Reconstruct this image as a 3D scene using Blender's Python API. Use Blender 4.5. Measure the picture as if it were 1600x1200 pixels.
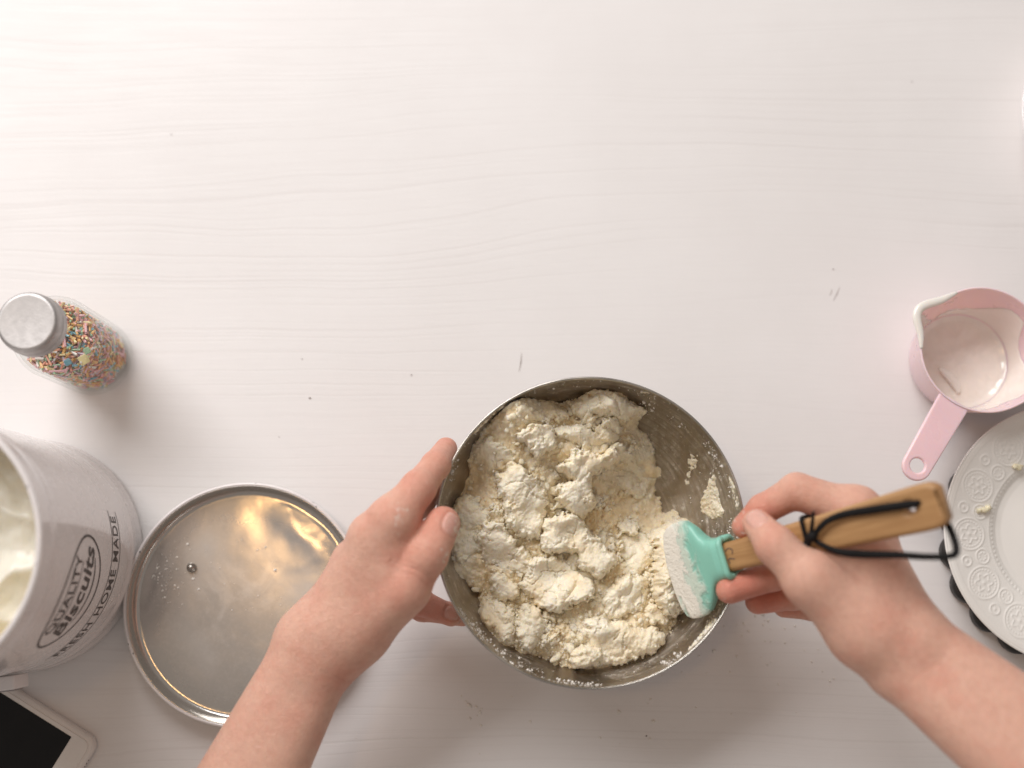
import bpy, math, random
import numpy as np
from mathutils import Vector, Matrix

for o in list(bpy.data.objects):
    bpy.data.objects.remove(o, do_unlink=True)
SC = bpy.context.scene
COL = SC.collection
R = math.radians
rng = np.random.default_rng(7)
random.seed(7)

# ------------------------------------------------------------------ camera
H = 0.85                      # lens height above the table
F = 1850.0                    # focal length in photo pixels
TH = math.atan(300 / F)       # the camera leans this far off plumb
cd = bpy.data.cameras.new('camera')
cam = bpy.data.objects.new('camera', cd)
COL.objects.link(cam)
SC.camera = cam
cam.location = (0, 0, H)
cam.rotation_euler = (TH, 0, 0)
cd.sensor_width = 36
cd.lens = 36 * F / 1600
cd.clip_start = 0.01
cd.clip_end = 50
cd.dof.use_dof = True
cd.dof.focus_distance = 0.79
cd.dof.aperture_fstop = 2.2

# ------------------------------------------------------------------ room light, window, lamp
world = bpy.data.worlds.new('World')
SC.world = world
world.use_nodes = True
bg = world.node_tree.nodes['Background']
bg.inputs[0].default_value = (0.96, 0.87, 0.80, 1)
bg.inputs[1].default_value = 0.32


def area(name, loc, target, sx, sy, power, color):
    l = bpy.data.lights.new(name, 'AREA')
    l.shape = 'RECTANGLE'
    l.size, l.size_y = sx, sy
    l.energy = power
    l.color = color
    o = bpy.data.objects.new(name, l)
    COL.objects.link(o)
    o.location = loc
    o.rotation_euler = (Vector(target) - Vector(loc)).to_track_quat('-Z', 'Y').to_euler()
    return o


area('window_light', (-0.92, 1.50, 1.52), (0.10, -0.35, 0), 1.7, 1.2, 53, (1.0, 0.985, 0.985))
area('pendant_light', (-0.43, 0.13, 1.95), (-0.1, 0.0, 0), 0.15, 0.15, 1.5, (1.0, 0.58, 0.24))

SC.view_settings.view_transform = 'Standard'
SC.view_settings.look = 'None'
SC.view_settings.exposure = 0.0
SC.view_settings.gamma = 1.0


# ------------------------------------------------------------------ helpers
def P(px, py, z=0.0):
    """point of the place at height z seen at photo pixel (px, py)"""
    u, v = (px - 800) / F, -(py - 600) / F
    d = (u, v * math.cos(TH) + math.sin(TH), v * math.sin(TH) - math.cos(TH))
    t = (z - H) / d[2]
    return Vector((d[0] * t, d[1] * t, z))


def PA(a, z):
    a = np.asarray(a, float)
    z = np.broadcast_to(np.asarray(z, float), a.shape[:-1])
    u, v = (a[..., 0] - 800) / F, -(a[..., 1] - 600) / F
    dy = v * math.cos(TH) + math.sin(TH)
    dz = v * math.sin(TH) - math.cos(TH)
    t = (z - H) / dz
    return np.stack([u * t, dy * t, z + 0 * t], -1)


def mesh_np(name, V, Fq=None, Ft=None, mat=None, parent=None, smooth=True, attrs=None, mats=None, fmat=None):
    me = bpy.data.meshes.new(name)
    V = np.asarray(V, np.float32)
    me.vertices.add(len(V))
    me.vertices.foreach_set('co', V.ravel())
    parts, starts, n = [], [], 0
    for f, k in ((Fq, 4), (Ft, 3)):
        if f is None or len(f) == 0:
            continue
        f = np.asarray(f, np.int32)
        parts.append(f.ravel())
        starts.append(n + np.arange(len(f)) * k)
        n += len(f) * k
    loops = np.concatenate(parts)
    starts = np.concatenate(starts).astype(np.int32)
    me.loops.add(len(loops))
    me.loops.foreach_set('vertex_index', loops)
    me.polygons.add(len(starts))
    me.polygons.foreach_set('loop_start', starts)
    me.update(calc_edges=True)
    me.validate()
    me.polygons.foreach_set('use_smooth', [smooth] * len(me.polygons))
    for k, a in (attrs or {}).items():
        at = me.attributes.new(k, 'FLOAT', 'POINT')
        at.data.foreach_set('value', np.asarray(a, np.float32))
    for m in (mats or ([mat] if mat else [])):
        me.materials.append(m)
    if fmat is not None:
        me.polygons.foreach_set('material_index', np.asarray(fmat, np.int32))
    me.update()
    o = bpy.data.objects.new(name, me)
    COL.objects.link(o)
    if parent:
        o.parent = parent
    return o


def tag(o, label=None, cat=None, group=None, kind=None):
    if label: o['label'] = label
    if cat: o['category'] = cat
    if group: o['group'] = group
    if kind: o['kind'] = kind
    return o


def empty(name, loc, label, cat, group=None):
    o = bpy.data.objects.new(name, None)
    o.empty_display_size = 0.02
    COL.objects.link(o)
    o.location = loc
    return tag(o, label, cat, group)


def lathe(name, prof, mat, parent=None, n=128, loc=(0, 0, 0), wob=None, smooth=True):
    prof = np.asarray(prof, float)
    a = np.linspace(0, 2 * np.pi, n, endpoint=False)
    r, z = prof[:, 0][:, None], prof[:, 1][:, None]
    if wob is not None:
        r = r + wob(a[None, :], r, z)
    X, Y = r * np.cos(a), r * np.sin(a)
    V = np.stack([X + loc[0], Y + loc[1], np.broadcast_to(z, X.shape) + loc[2]], -1).reshape(-1, 3)
    m = len(prof)
    i, j = np.meshgrid(np.arange(m - 1), np.arange(n), indexing='ij')
    j2 = (j + 1) % n
    q = np.stack([i * n + j, i * n + j2, (i + 1) * n + j2, (i + 1) * n + j], -1).reshape(-1, 4)
    return mesh_np(name, V, q, mat=mat, parent=parent, smooth=smooth)


def tube(name, pts, rad, mat, parent=None, n=8, flat=1.0, samples=None, up=(0, 0, 1)):
    pts = np.asarray(pts, float)
    if samples:
        pts = catmull(pts, samples)
    rad = np.broadcast_to(np.asarray(rad, float), (len(pts),)) if np.ndim(rad) == 0 else \
        np.interp(np.linspace(0, 1, len(pts)), np.linspace(0, 1, len(rad)), rad)
    T = np.gradient(pts, axis=0)
    T /= np.linalg.norm(T, axis=1)[:, None] + 1e-12
    S = np.cross(T, np.asarray(up, float))
    S /= np.linalg.norm(S, axis=1)[:, None] + 1e-9
    N = np.cross(S, T)
    a = np.linspace(0, 2 * np.pi, n, endpoint=False)
    V = (pts[:, None] + rad[:, None, None] * (np.cos(a)[None, :, None] * S[:, None] + flat * np.sin(a)[None, :, None] * N[:, None])).reshape(-1, 3)
    m = len(pts)
    i, j = np.meshgrid(np.arange(m - 1), np.arange(n), indexing='ij')
    j2 = (j + 1) % n
    q = np.stack([i * n + j, i * n + j2, (i + 1) * n + j2, (i + 1) * n + j], -1).reshape(-1, 4)
    V = np.concatenate([V, pts[:1], pts[-1:]])
    jj = np.arange(n)
    t = np.concatenate([np.stack([np.full(n, m * n), (jj + 1) % n, jj], -1),
                        np.stack([np.full(n, m * n + 1), (m - 1) * n + jj, (m - 1) * n + (jj + 1) % n], -1)])
    return mesh_np(name, V, q, t, mat=mat, parent=parent)


def catmull(p, n, closed=False):
    p = np.asarray(p, float)
    m = len(p)
    if closed:
        t = np.linspace(0, m, n, endpoint=False)
        i = np.floor(t).astype(int)
        idx = lambda k: p[(i + k) % m]
    else:
        t = np.linspace(0, m - 1, n)
        i = np.minimum(np.floor(t).astype(int), m - 2)
        idx = lambda k: p[np.clip(i + k, 0, m - 1)]
    f = (t - i)[:, None]
    a, b, c, d = idx(-1), idx(0), idx(1), idx(2)
    return .5 * (2 * b + (c - a) * f + (2 * a - 5 * b + 4 * c - d) * f * f + (3 * b - a - 3 * c + d) * f ** 3)


def flat_shape(name, loops, thick, bevel, mat, parent=None, M=None, res=2):
    """a flat plate cut to outlines (first outer, others holes), with rounded edges"""
    cu = bpy.data.curves.new(name, 'CURVE')
    cu.dimensions = '2D'
    cu.fill_mode = 'BOTH'
    cu.extrude = max(thick / 2 - bevel, 1e-5)
    cu.bevel_depth = bevel
    cu.bevel_resolution = res
    cu.offset = -bevel
    for lp in loops:
        sp = cu.splines.new('POLY')
        sp.points.add(len(lp) - 1)
        for k, q in enumerate(lp):
            sp.points[k].co = (q[0], q[1], 0, 1)
        sp.use_cyclic_u = True
    tmp = bpy.data.objects.new(name, cu)
    COL.objects.link(tmp)
    bpy.context.view_layer.update()
    me = bpy.data.meshes.new_from_object(tmp.evaluated_get(bpy.context.evaluated_depsgraph_get()))
    bpy.data.objects.remove(tmp, do_unlink=True)
    bpy.data.curves.remove(cu)
    if M is not None:
        me.transform(M)
    me.materials.clear()
    me.materials.append(mat)
    me.name = name
    o = bpy.data.objects.new(name, me)
    COL.objects.link(o)
    o.parent = parent
    return o


def rrect(x0, y0, x1, y1, r, n=8):
    out = []
    for cx, cy, a0 in ((x1 - r, y1 - r, 0), (x0 + r, y1 - r, 90), (x0 + r, y0 + r, 180), (x1 - r, y0 + r, 270)):
        for k in range(n + 1):
            a = R(a0 + 90 * k / n)
            out.append((cx + r * math.cos(a), cy + r * math.sin(a)))
    return out


# --- noise
def _h(ix, iy, iz, s):
    n = (ix * 374761393 + iy * 668265263 + iz * 1274126177 + s * 974634541) & 0xffffffff
    n = ((n ^ (n >> 13)) * 1274126177) & 0xffffffff
    n = ((n ^ (n >> 16)) * 2246822519) & 0xffffffff
    return (n ^ (n >> 15)) / 4294967295.0


def vnoise(x, y, z=None, s=0):
    z = np.zeros_like(x) if z is None else z
    i = [np.floor(c).astype(np.int64) for c in (x, y, z)]
    f = [c - k for c, k in zip((x, y, z), i)]
    f = [k * k * k * (k * (k * 6 - 15) + 10) for k in f]
    o = 0
    for a in (0, 1):
        for b in (0, 1):
            for c in (0, 1):
                w = (f[0] if a else 1 - f[0]) * (f[1] if b else 1 - f[1]) * (f[2] if c else 1 - f[2])
                o = o + w * _h(i[0] + a, i[1] + b, i[2] + c, s)
    return o * 2 - 1


def fbm(x, y, z=None, o=4, s=0, g=.5):
    t, a = 0, 1.
    for k in range(o):
        f = 2.03 ** k
        t = t + a * vnoise(x * f + 17.3 * k, y * f - 9.1 * k, None if z is None else z * f, s + k)
        a *= g
    return t


def worley(x, y, s=0):
    ix, iy = np.floor(x).astype(np.int64), np.floor(y).astype(np.int64)
    f1 = np.full(x.shape, 9.)
    f2 = np.full(x.shape, 9.)
    idv = np.zeros(x.shape)
    for a in (-1, 0, 1):
        for b in (-1, 0, 1):
            cx = ix + a + _h(ix + a, iy + b, 0 * ix, s)
            cy = iy + b + _h(ix + a, iy + b, 0 * ix + 5, s)
            d = np.hypot(x - cx, y - cy)
            m = d < f1
            f2 = np.where(m, f1, np.minimum(f2, d))
            idv = np.where(m, _h(ix + a, iy + b, 0 * ix + 9, s), idv)
            f1 = np.where(m, d, f1)
    return f1, f2, idv


def poly_sd(x, y, poly):
    """distance to an outline, positive inside"""
    d = np.full(x.shape, 1e9)
    ins = np.zeros(x.shape, bool)
    n = len(poly)
    for k in range(n):
        ax, ay = poly[k]
        bx, by = poly[(k + 1) % n]
        ex, ey = bx - ax, by - ay
        t = np.clip(((x - ax) * ex + (y - ay) * ey) / (ex * ex + ey * ey + 1e-15), 0, 1)
        d = np.minimum(d, np.hypot(x - ax - t * ex, y - ay - t * ey))
        c = ((ay > y) != (by > y))
        ins ^= c & (x < ex * (y - ay) / (ey if abs(ey) > 1e-12 else 1e-12) + ax)
    return np.where(ins, d, -d)


def grid_mesh(name, X, Y, Z, keep, mat, parent=None, attrs=None):
    ids = -np.ones(X.shape, np.int64)
    q = keep[:-1, :-1] & keep[1:, :-1] & keep[1:, 1:] & keep[:-1, 1:]
    used = np.zeros(X.shape, bool)
    for a, b in ((0, 0), (1, 0), (1, 1), (0, 1)):
        used[a:X.shape[0] - 1 + a, b:X.shape[1] - 1 + b] |= q
    ids[used] = np.arange(used.sum())
    V = np.stack([X[used], Y[used], Z[used]], -1)
    Fq = np.stack([ids[:-1, :-1][q], ids[1:, :-1][q], ids[1:, 1:][q], ids[:-1, 1:][q]], -1)
    return mesh_np(name, V, Fq, mat=mat, parent=parent, attrs={k: a[used] for k, a in (attrs or {}).items()})


# --- materials
def new_mat(name):
    m = bpy.data.materials.new(name)
    m.use_nodes = True
    nt = m.node_tree
    b = nt.nodes['Principled BSDF']
    return m, nt, b


class NB:
    """small wrapper to write node graphs briefly"""
    def __init__(s, nt): s.nt = nt
    def n(s, t, **kw):
        x = s.nt.nodes.new(t)
        for k, v in kw.items():
            if k.startswith('i_'):
                key = k[2:]
                key = int(key) if key.isdigit() else key.replace('_', ' ')
                s.set(x.inputs[key], v)
            else:
                setattr(x, k, v)
        return x
    def set(s, sock, v):
        if hasattr(v, 'is_output') or isinstance(v, bpy.types.NodeSocket):
            s.nt.links.new(v, sock)
        else:
            sock.default_value = v
    def math(s, op, a, b=0.0, c=0.0, clamp=False):
        x = s.n('ShaderNodeMath', operation=op, use_clamp=clamp)
        s.set(x.inputs[0], a); s.set(x.inputs[1], b); s.set(x.inputs[2], c)
        return x.outputs[0]
    def obj(s): return s.n('ShaderNodeTexCoord').outputs['Object']
    def map(s, v, scale=(1, 1, 1), loc=(0, 0, 0), rot=(0, 0, 0)):
        x = s.n('ShaderNodeMapping')
        s.set(x.inputs[0], v)
        x.inputs['Scale'].default_value = scale
        x.inputs['Location'].default_value = loc
        x.inputs['Rotation'].default_value = rot
        return x.outputs[0]
    def noise(s, v, scale=5, detail=3, rough=.5, dist=0):
        x = s.n('ShaderNodeTexNoise')
        s.set(x.inputs['Vector'], v); x.inputs['Scale'].default_value = scale
        x.inputs['Detail'].default_value = detail; x.inputs['Roughness'].default_value = rough
        x.inputs['Distortion'].default_value = dist
        return x.outputs[0]
    def ramp(s, f, a, b, lo=0., hi=1.):
        x = s.n('ShaderNodeMapRange', interpolation_type='SMOOTHSTEP')
        s.set(x.inputs[0], f); x.inputs[1].default_value = a; x.inputs[2].default_value = b
        x.inputs[3].default_value = lo; x.inputs[4].default_value = hi
        return x.outputs[0]
    def mix(s, f, a, b):
        x = s.n('ShaderNodeMix', data_type='RGBA')
        s.set(x.inputs[0], f)
        s.set(x.inputs[6], a if not isinstance(a, tuple) else (*a, 1)[:4])
        s.set(x.inputs[7], b if not isinstance(b, tuple) else (*b, 1)[:4])
        return x.outputs[2]
    def bump(s, h, strength=.5, dist=.001, normal=None):
        x = s.n('ShaderNodeBump')
        x.inputs['Strength'].default_value = strength; x.inputs['Distance'].default_value = dist
        s.set(x.inputs['Height'], h)
        if normal is not None: s.set(x.inputs['Normal'], normal)
        return x.outputs[0]
    def attr(s, name):
        return s.n('ShaderNodeAttribute', attribute_name=name).outputs['Fac']


def simple(name, col, rough=.5, metal=0., var=.08, vscale=60, bump=.0, bscale=300, coat=0., sss=0., spec=.5):
    m, nt, b = new_mat(name)
    g = NB(nt)
    v = g.obj()
    n = g.noise(v, vscale, 4)
    dk = tuple(c * (1 - var) for c in col)
    g.set(b.inputs['Base Color'], g.mix(g.ramp(n, .3, .7), dk, tuple(min(1, c * (1 + var * .5)) for c in col)))
    g.set(b.inputs['Roughness'], g.ramp(g.noise(v, vscale * 1.7, 3), .3, .7, rough * .88, min(1, rough * 1.12)))
    b.inputs['Metallic'].default_value = metal
    b.inputs['Coat Weight'].default_value = coat
    b.inputs['Coat Roughness'].default_value = .1
    b.inputs['Specular IOR Level'].default_value = spec
    if sss:
        b.inputs['Subsurface Weight'].default_value = sss
        b.inputs['Subsurface Radius'].default_value = (.004, .003, .002)
        b.inputs['Subsurface Scale'].default_value = 1
    if bump:
        g.set(b.inputs['Normal'], g.bump(g.noise(v, bscale, 3), bump, .0006))
    return m


def m_table():
    m, nt, b = new_mat('white_painted_wood')
    g = NB(nt)
    v = g.obj()
    sx = g.n('ShaderNodeSeparateXYZ'); g.set(sx.inputs[0], v)
    x, y = sx.outputs[0], sx.outputs[1]
    w1 = g.noise(g.map(v, (1.1, 4.2, 1), (3.7, 1.2, 0)), 1, 1.5, .45)
    w2 = g.noise(g.map(v, (4, 10, 1), (.7, 5.2, 0)), 1, 2, .5)
    yy = g.math('ADD', y, g.math('ADD', g.math('MULTIPLY', w1, .11), g.math('MULTIPLY', w2, .022)))
    cb = g.n('ShaderNodeCombineXYZ'); g.set(cb.inputs[0], g.math('MULTIPLY', x, 1.1)); g.set(cb.inputs[1], yy)
    vv = cb.outputs[0]
    # growth rings: narrow grooves at uneven spacing
    ring = g.noise(g.map(vv, (.9, 330, 1)), 1, 2.5, .6)
    ring2 = g.noise(g.map(vv, (1.5, 470, 1), (5, 3, 0)), 1, 2, .6)
    groove = g.math('ADD', g.ramp(ring, .50, .30), g.math('MULTIPLY', g.ramp(ring2, .42, .28), .5))
    patch = g.ramp(g.noise(g.map(v, (2.2, 5, 1), (9, 2, 0)), 1, 2), .36, .62, .25, 1.0)
    groove = g.math('MULTIPLY', groove, patch)
    fine = g.noise(g.map(v, (30, 520, 1)), 1, 3, .6)
    brush = g.noise(g.map(v, (14, 160, 1), (2, 8, 0)), 1, 3, .6)
    h = g.math('SUBTRACT', g.math('ADD', g.math('MULTIPLY', fine, .28), g.math('MULTIPLY', brush, .25)), g.math('MULTIPLY', groove, .26))
    lump = g.noise(v, 38, 4, .6)
    h = g.math('ADD', h, g.math('MULTIPLY', lump, .5))
    base = g.mix(g.ramp(g.noise(v, 5, 4, .6), .3, .7), (.785, .757, .745), (.82, .795, .785))
    colr = g.mix(g.math('MULTIPLY', groove, .085), base, (.50, .44, .42))
    # scuffs and knocks
    sc = g.ramp(g.noise(g.map(v, (70, 45, 1), (1, 4, 0)), 1, 4, .65), .74, .80)
    colr = g.mix(g.math('MULTIPLY', sc, .16), colr, (.45, .40, .38))
    g.set(b.inputs['Base Color'], colr)
    g.set(b.inputs['Roughness'], g.ramp(brush, .2, .8, .42, .58))
    b.inputs['Specular IOR Level'].default_value = .35
    g.set(b.inputs['Normal'], g.bump(h, .30, .0009))
    return m


def m_steel(name, base=(.52, .49, .46), rough=.27, flour=.0, radial=True, dust_scale=14, scratch=.35):
    m, nt, b = new_mat(name)
    g = NB(nt)
    v = g.obj()
    sx = g.n('ShaderNodeSeparateXYZ'); g.set(sx.inputs[0], v)
    x, y, z = sx.outputs
    if radial:
        r = g.math('SQRT', g.math('ADD', g.math('MULTIPLY', x, x), g.math('MULTIPLY', y, y)))
        th = g.math('ARCTAN2', y, x)
        cb = g.n('ShaderNodeCombineXYZ')
        g.set(cb.inputs[0], g.math('MULTIPLY', th, 1.3)); g.set(cb.inputs[1], g.math('MULTIPLY', r, 520)); g.set(cb.inputs[2], g.math('MULTIPLY', z, 420))
        scr = g.noise(cb.outputs[0], 1, 4, .65)
    else:
        scr = g.noise(g.map(v, (40, 900, 40)), 1, 4, .6)
    blot = g.noise(v, 24, 5, .6, .6)
    colr = g.mix(g.ramp(blot, .3, .72), tuple(c * .74 for c in base), tuple(min(1, c * 1.12) for c in base))
    ro = g.math('ADD', g.ramp(scr, .25, .75, rough * .8, rough * 1.35), g.ramp(blot, .4, .8, 0, .12))
    colr = g.mix(g.ramp(scr, .56, .72, 0, .5), colr, tuple(min(1, c * 1.7) for c in base))
    if flour > 0:
        f1 = g.ramp(g.noise(g.map(v, (1, 1, 1), (4, 7, 1)), dust_scale, 6, .68, 1.2), .62 - flour * .25, .82 - flour * .2)
        f2 = g.ramp(g.noise(v, 190, 4, .7), .50, .66)
        f3 = g.ramp(g.noise(cb.outputs[0] if radial else v, .8, 3, .6), .35, .75, .3, 1)
        fl = g.math('MULTIPLY', g.math('MULTIPLY', f1, g.math('ADD', g.math('MULTIPLY', f2, .6), .35)), f3)
        specks = g.ramp(g.noise(v, 420, 2, .5), .68, .74)
        fl = g.math('MAXIMUM', fl, g.math('MULTIPLY', specks, .55), clamp=True)
        g.set(b.inputs['Metallic'], g.math('SUBTRACT', 1.0, fl, clamp=True))
        colr = g.mix(fl, colr, (.78, .73, .65))
        ro = g.math('ADD', ro, g.math('MULTIPLY', fl, .4))
        g.set(b.inputs['Normal'], g.bump(g.math('ADD', g.math('MULTIPLY', scr, scratch), g.math('MULTIPLY', fl, 1.5 if scratch > .1 else .4)), .35, .0007))
    else:
        b.inputs['Metallic'].default_value = 1
        g.set(b.inputs['Normal'], g.bump(scr, .12, .0004))
    g.set(b.inputs['Base Color'], colr)
    g.set(b.inputs['Roughness'], ro)
    return m


def m_lid():
    m, nt, b = new_mat('dusty_lid_steel')
    g = NB(nt)
    v = g.obj()
    sx = g.n('ShaderNodeSeparateXYZ'); g.set(sx.inputs[0], v)
    r = g.math('SQRT', g.math('ADD', g.math('MULTIPLY', sx.outputs[0], sx.outputs[0]), g.math('MULTIPLY', sx.outputs[1], sx.outputs[1])))
    haze = g.math('MULTIPLY', g.ramp(g.noise(g.map(v, (1, 1, 1), (.31, .22, 0)), 13, 3, .5, .5), .34, .68, .45, .85), g.ramp(r, .042, .074, 1, .34))  # flour film, its grey also standing in for the ceiling's reflection
    fine = g.ramp(g.noise(v, 300, 4, .7), .40, .75, -.03, .05)
    wipe = g.ramp(g.noise(g.map(v, (30, 9, 1), (2, 3, 0), (0, 0, .5)), 1, 2, .5), .70, .74, 0, .22)
    f = g.math('SUBTRACT', g.math('ADD', haze, fine), wipe, clamp=True)
    g.set(b.inputs['Base Color'], g.mix(g.math('MULTIPLY', g.ramp(g.noise(g.map(v, (1, 1, 1), (.1, .6, 0)), 34, 6, .68, .8), .46, .64), g.ramp(r, .012, .055, .75, .0)), g.mix(f, (.58, .55, .51), (.50, .488, .475)), (.70, .68, .66)))
    g.set(b.inputs['Metallic'], g.math('SUBTRACT', 1.0, g.math('MULTIPLY', f, .85)))
    g.set(b.inputs['Roughness'], g.math('ADD', .13, g.math('MULTIPLY', f, .16)))
    g.set(b.inputs['Normal'], g.bump(g.noise(v, 60, 3), .06, .001))
    return m


def m_dough():
    m, nt, b = new_mat('floury_dough')
    g = NB(nt)
    v = g.obj()
    n1 = g.noise(v, 55, 5, .6)
    n2 = g.noise(v, 320, 4, .65)
    fl = g.attr('flour')
    f = g.math('ADD', g.math('MULTIPLY', g.ramp(n1, .35, .65), .5), g.math('MULTIPLY', fl, .7), clamp=True)
    c = g.mix(f, (.89, .735, .49), (.93, .865, .71))  # tan bed to whiter lumps: flour, plus some of the bowl's shade put into colour
    c = g.mix(g.ramp(n2, .62, .40, 0, .22), c, (.62, .50, .33))
    g.set(b.inputs['Base Color'], c)
    b.inputs['Roughness'].default_value = .85
    b.inputs['Specular IOR Level'].default_value = .2
    b.inputs['Subsurface Weight'].default_value = .35
    b.inputs['Subsurface Radius'].default_value = (.004, .003, .0015)
    b.inputs['Subsurface Scale'].default_value = 1
    g.set(b.inputs['Normal'], g.bump(g.math('ADD', n2, g.math('MULTIPLY', g.noise(v, 900, 3, .7), .5)), .42, .0012))
    return m


def m_skin():
    m, nt, b = new_mat('skin')
    g = NB(nt)
    v = g.obj()
    n = g.noise(v, 42, 5, .65)
    f = g.noise(v, 260, 3, .6)
    red = g.math('ADD', g.attr('red'), g.ramp(n, .3, .75, -.15, .36), clamp=True)
    c = g.mix(red, (.78, .46, .345), (.69, .26, .185))
    c = g.mix(g.ramp(f, .35, .75, 0, .26), c, (.54, .27, .20))
    frk = g.ramp(g.noise(g.map(v, (1, 1, 1), (3, 1, 8)), 120, 2, .5), .72, .79, 0, .16)
    c = g.mix(frk, c, (.36, .19, .13))
    nail = g.attr('nail')
    c = g.mix(g.math('MULTIPLY', nail, .8), c, (.66, .39, .325))
    c = g.mix(g.math('MULTIPLY', g.attr('lunula'), .5), c, (.78, .62, .55))
    dn = g.noise(v, 340, 5, .7)
    c = g.mix(g.math('MULTIPLY', g.ramp(g.math('ADD', g.math('MULTIPLY', g.attr('dust'), .36), dn), .68, .86), .7), c, (.84, .77, .68))
    g.set(b.inputs['Base Color'], c)
    g.set(b.inputs['Roughness'], g.math('SUBTRACT', g.ramp(f, .3, .7, .40, .56), g.math('MULTIPLY', nail, .2)))
    b.inputs['Specular IOR Level'].default_value = .4
    b.inputs['Subsurface Weight'].default_value = .22
    b.inputs['Subsurface Radius'].default_value = (.0045, .0018, .001)
    b.inputs['Subsurface Scale'].default_value = 1
    vo = g.n('ShaderNodeTexVoronoi', feature='DISTANCE_TO_EDGE'); g.set(vo.inputs['Vector'], g.map(v, (1, 1, 1))); vo.inputs['Scale'].default_value = 900
    h = g.math('ADD', g.math('MULTIPLY', g.ramp(vo.outputs[0], 0, .25), .35), g.math('MULTIPLY', g.noise(v, 180, 4, .6), .8))
    h = g.math('MULTIPLY', h, g.math('SUBTRACT', 1.0, nail))
    g.set(b.inputs['Normal'], g.bump(h, .8, .0008))
    return m


def m_glass(name, tint=(.96, .985, .98)):
    m, nt, b = new_mat(name)
    g = NB(nt)
    nt.nodes.remove(b)
    tr = g.n('ShaderNodeBsdfTransparent'); tr.inputs[0].default_value = (*tint, 1)
    gl = g.n('ShaderNodeBsdfGlossy'); gl.inputs['Roughness'].default_value = .03
    lw = g.n('ShaderNodeLayerWeight'); lw.inputs[0].default_value = .25
    fac = g.ramp(lw.outputs['Facing'], .38, 1, .035, .65)
    sm = g.n('ShaderNodeMixShader'); g.set(sm.inputs[0], fac); g.set(sm.inputs[1], tr.outputs[0]); g.set(sm.inputs[2], gl.outputs[0])
    nt.links.new(sm.outputs[0], nt.nodes['Material Output'].inputs[0])
    return m


def m_wood():
    m, nt, b = new_mat('oiled_beech')
    g = NB(nt)
    v = g.obj()
    gr = g.noise(g.map(v, (18, 260, 120)), 1, 4, .6)
    big = g.noise(g.map(v, (9, 60, 60)), 1, 2, .5)
    c = g.mix(g.ramp(gr, .3, .7), (.35, .18, .068), (.50, .285, .122))
    c = g.mix(g.ramp(big, .4, .75, 0, .35), c, (.34, .17, .065))
    g.set(b.inputs['Base Color'], c)
    b.inputs['Roughness'].default_value = .5
    g.set(b.inputs['Normal'], g.bump(gr, .25, .0005))
    return m


def m_silicone():
    m, nt, b = new_mat('mint_silicone')
    g = NB(nt)
    v = g.obj()
    sx = g.n('ShaderNodeSeparateXYZ'); g.set(sx.inputs[0], v)
    n = g.noise(g.map(v, (1, .55, 1)), 95, 5, .65, .8)
    n2 = g.noise(v, 420, 4, .7)
    edge = g.math('ADD', sx.outputs[0], g.math('MULTIPLY', g.math('SUBTRACT', n, .5), .026))
    film = g.ramp(edge, -.0140, -.0195)
    thick = g.ramp(g.math('ADD', edge, g.math('MULTIPLY', g.math('SUBTRACT', n2, .5), .012)), -.0195, -.026)
    f = g.math('MAXIMUM', g.math('MULTIPLY', film, .62), thick, clamp=True)
    f = g.math('MULTIPLY', f, g.ramp(g.noise(g.map(v, (1, .35, 1), (8, 2, 1)), 70, 3, .5), .36, .46, .35, 1))
    g.set(b.inputs['Base Color'], g.mix(f, (.27, .60, .485), (.87, .82, .72)))
    g.set(b.inputs['Roughness'], g.math('ADD', .38, g.math('MULTIPLY', f, .45)))
    g.set(b.inputs['Normal'], g.bump(g.math('MULTIPLY', f, g.math('ADD', g.math('ADD', .6, n2), g.math('MULTIPLY', n, 1.6))), .6, .0018))
    return m


def m_print():
    """stamped ink, worn through in places"""
    m, nt, b = new_mat('worn_print')
    g = NB(nt)
    v = g.obj()
    w = g.ramp(g.noise(v, 420, 4, .7), .64, .72)
    g.set(b.inputs['Base Color'], g.mix(w, (.075, .06, .055), (.72, .67, .65)))
    b.inputs['Roughness'].default_value = .45
    return m


def m_enamel(name='white_enamel', chips=False, col=(.80, .755, .745)):
    m, nt, b = new_mat(name)
    g = NB(nt)
    v = g.obj()
    n = g.noise(v, 14, 4, .6)
    c = g.mix(g.ramp(n, .3, .7), tuple(k * .96 for k in col), col)
    if chips:
        ch = g.ramp(g.noise(v, 150, 3, .6), .665, .69)
        c = g.mix(ch, c, (.03, .028, .028))
    g.set(b.inputs['Base Color'], c)
    g.set(b.inputs['Roughness'], g.ramp(g.noise(v, 90, 3), .3, .7, .22, .30))
    b.inputs['Coat Weight'].default_value = .6
    b.inputs['Coat Roughness'].default_value = .08
    g.set(b.inputs['Normal'], g.bump(g.noise(v, 35, 2), .03, .001))
    return m


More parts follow.
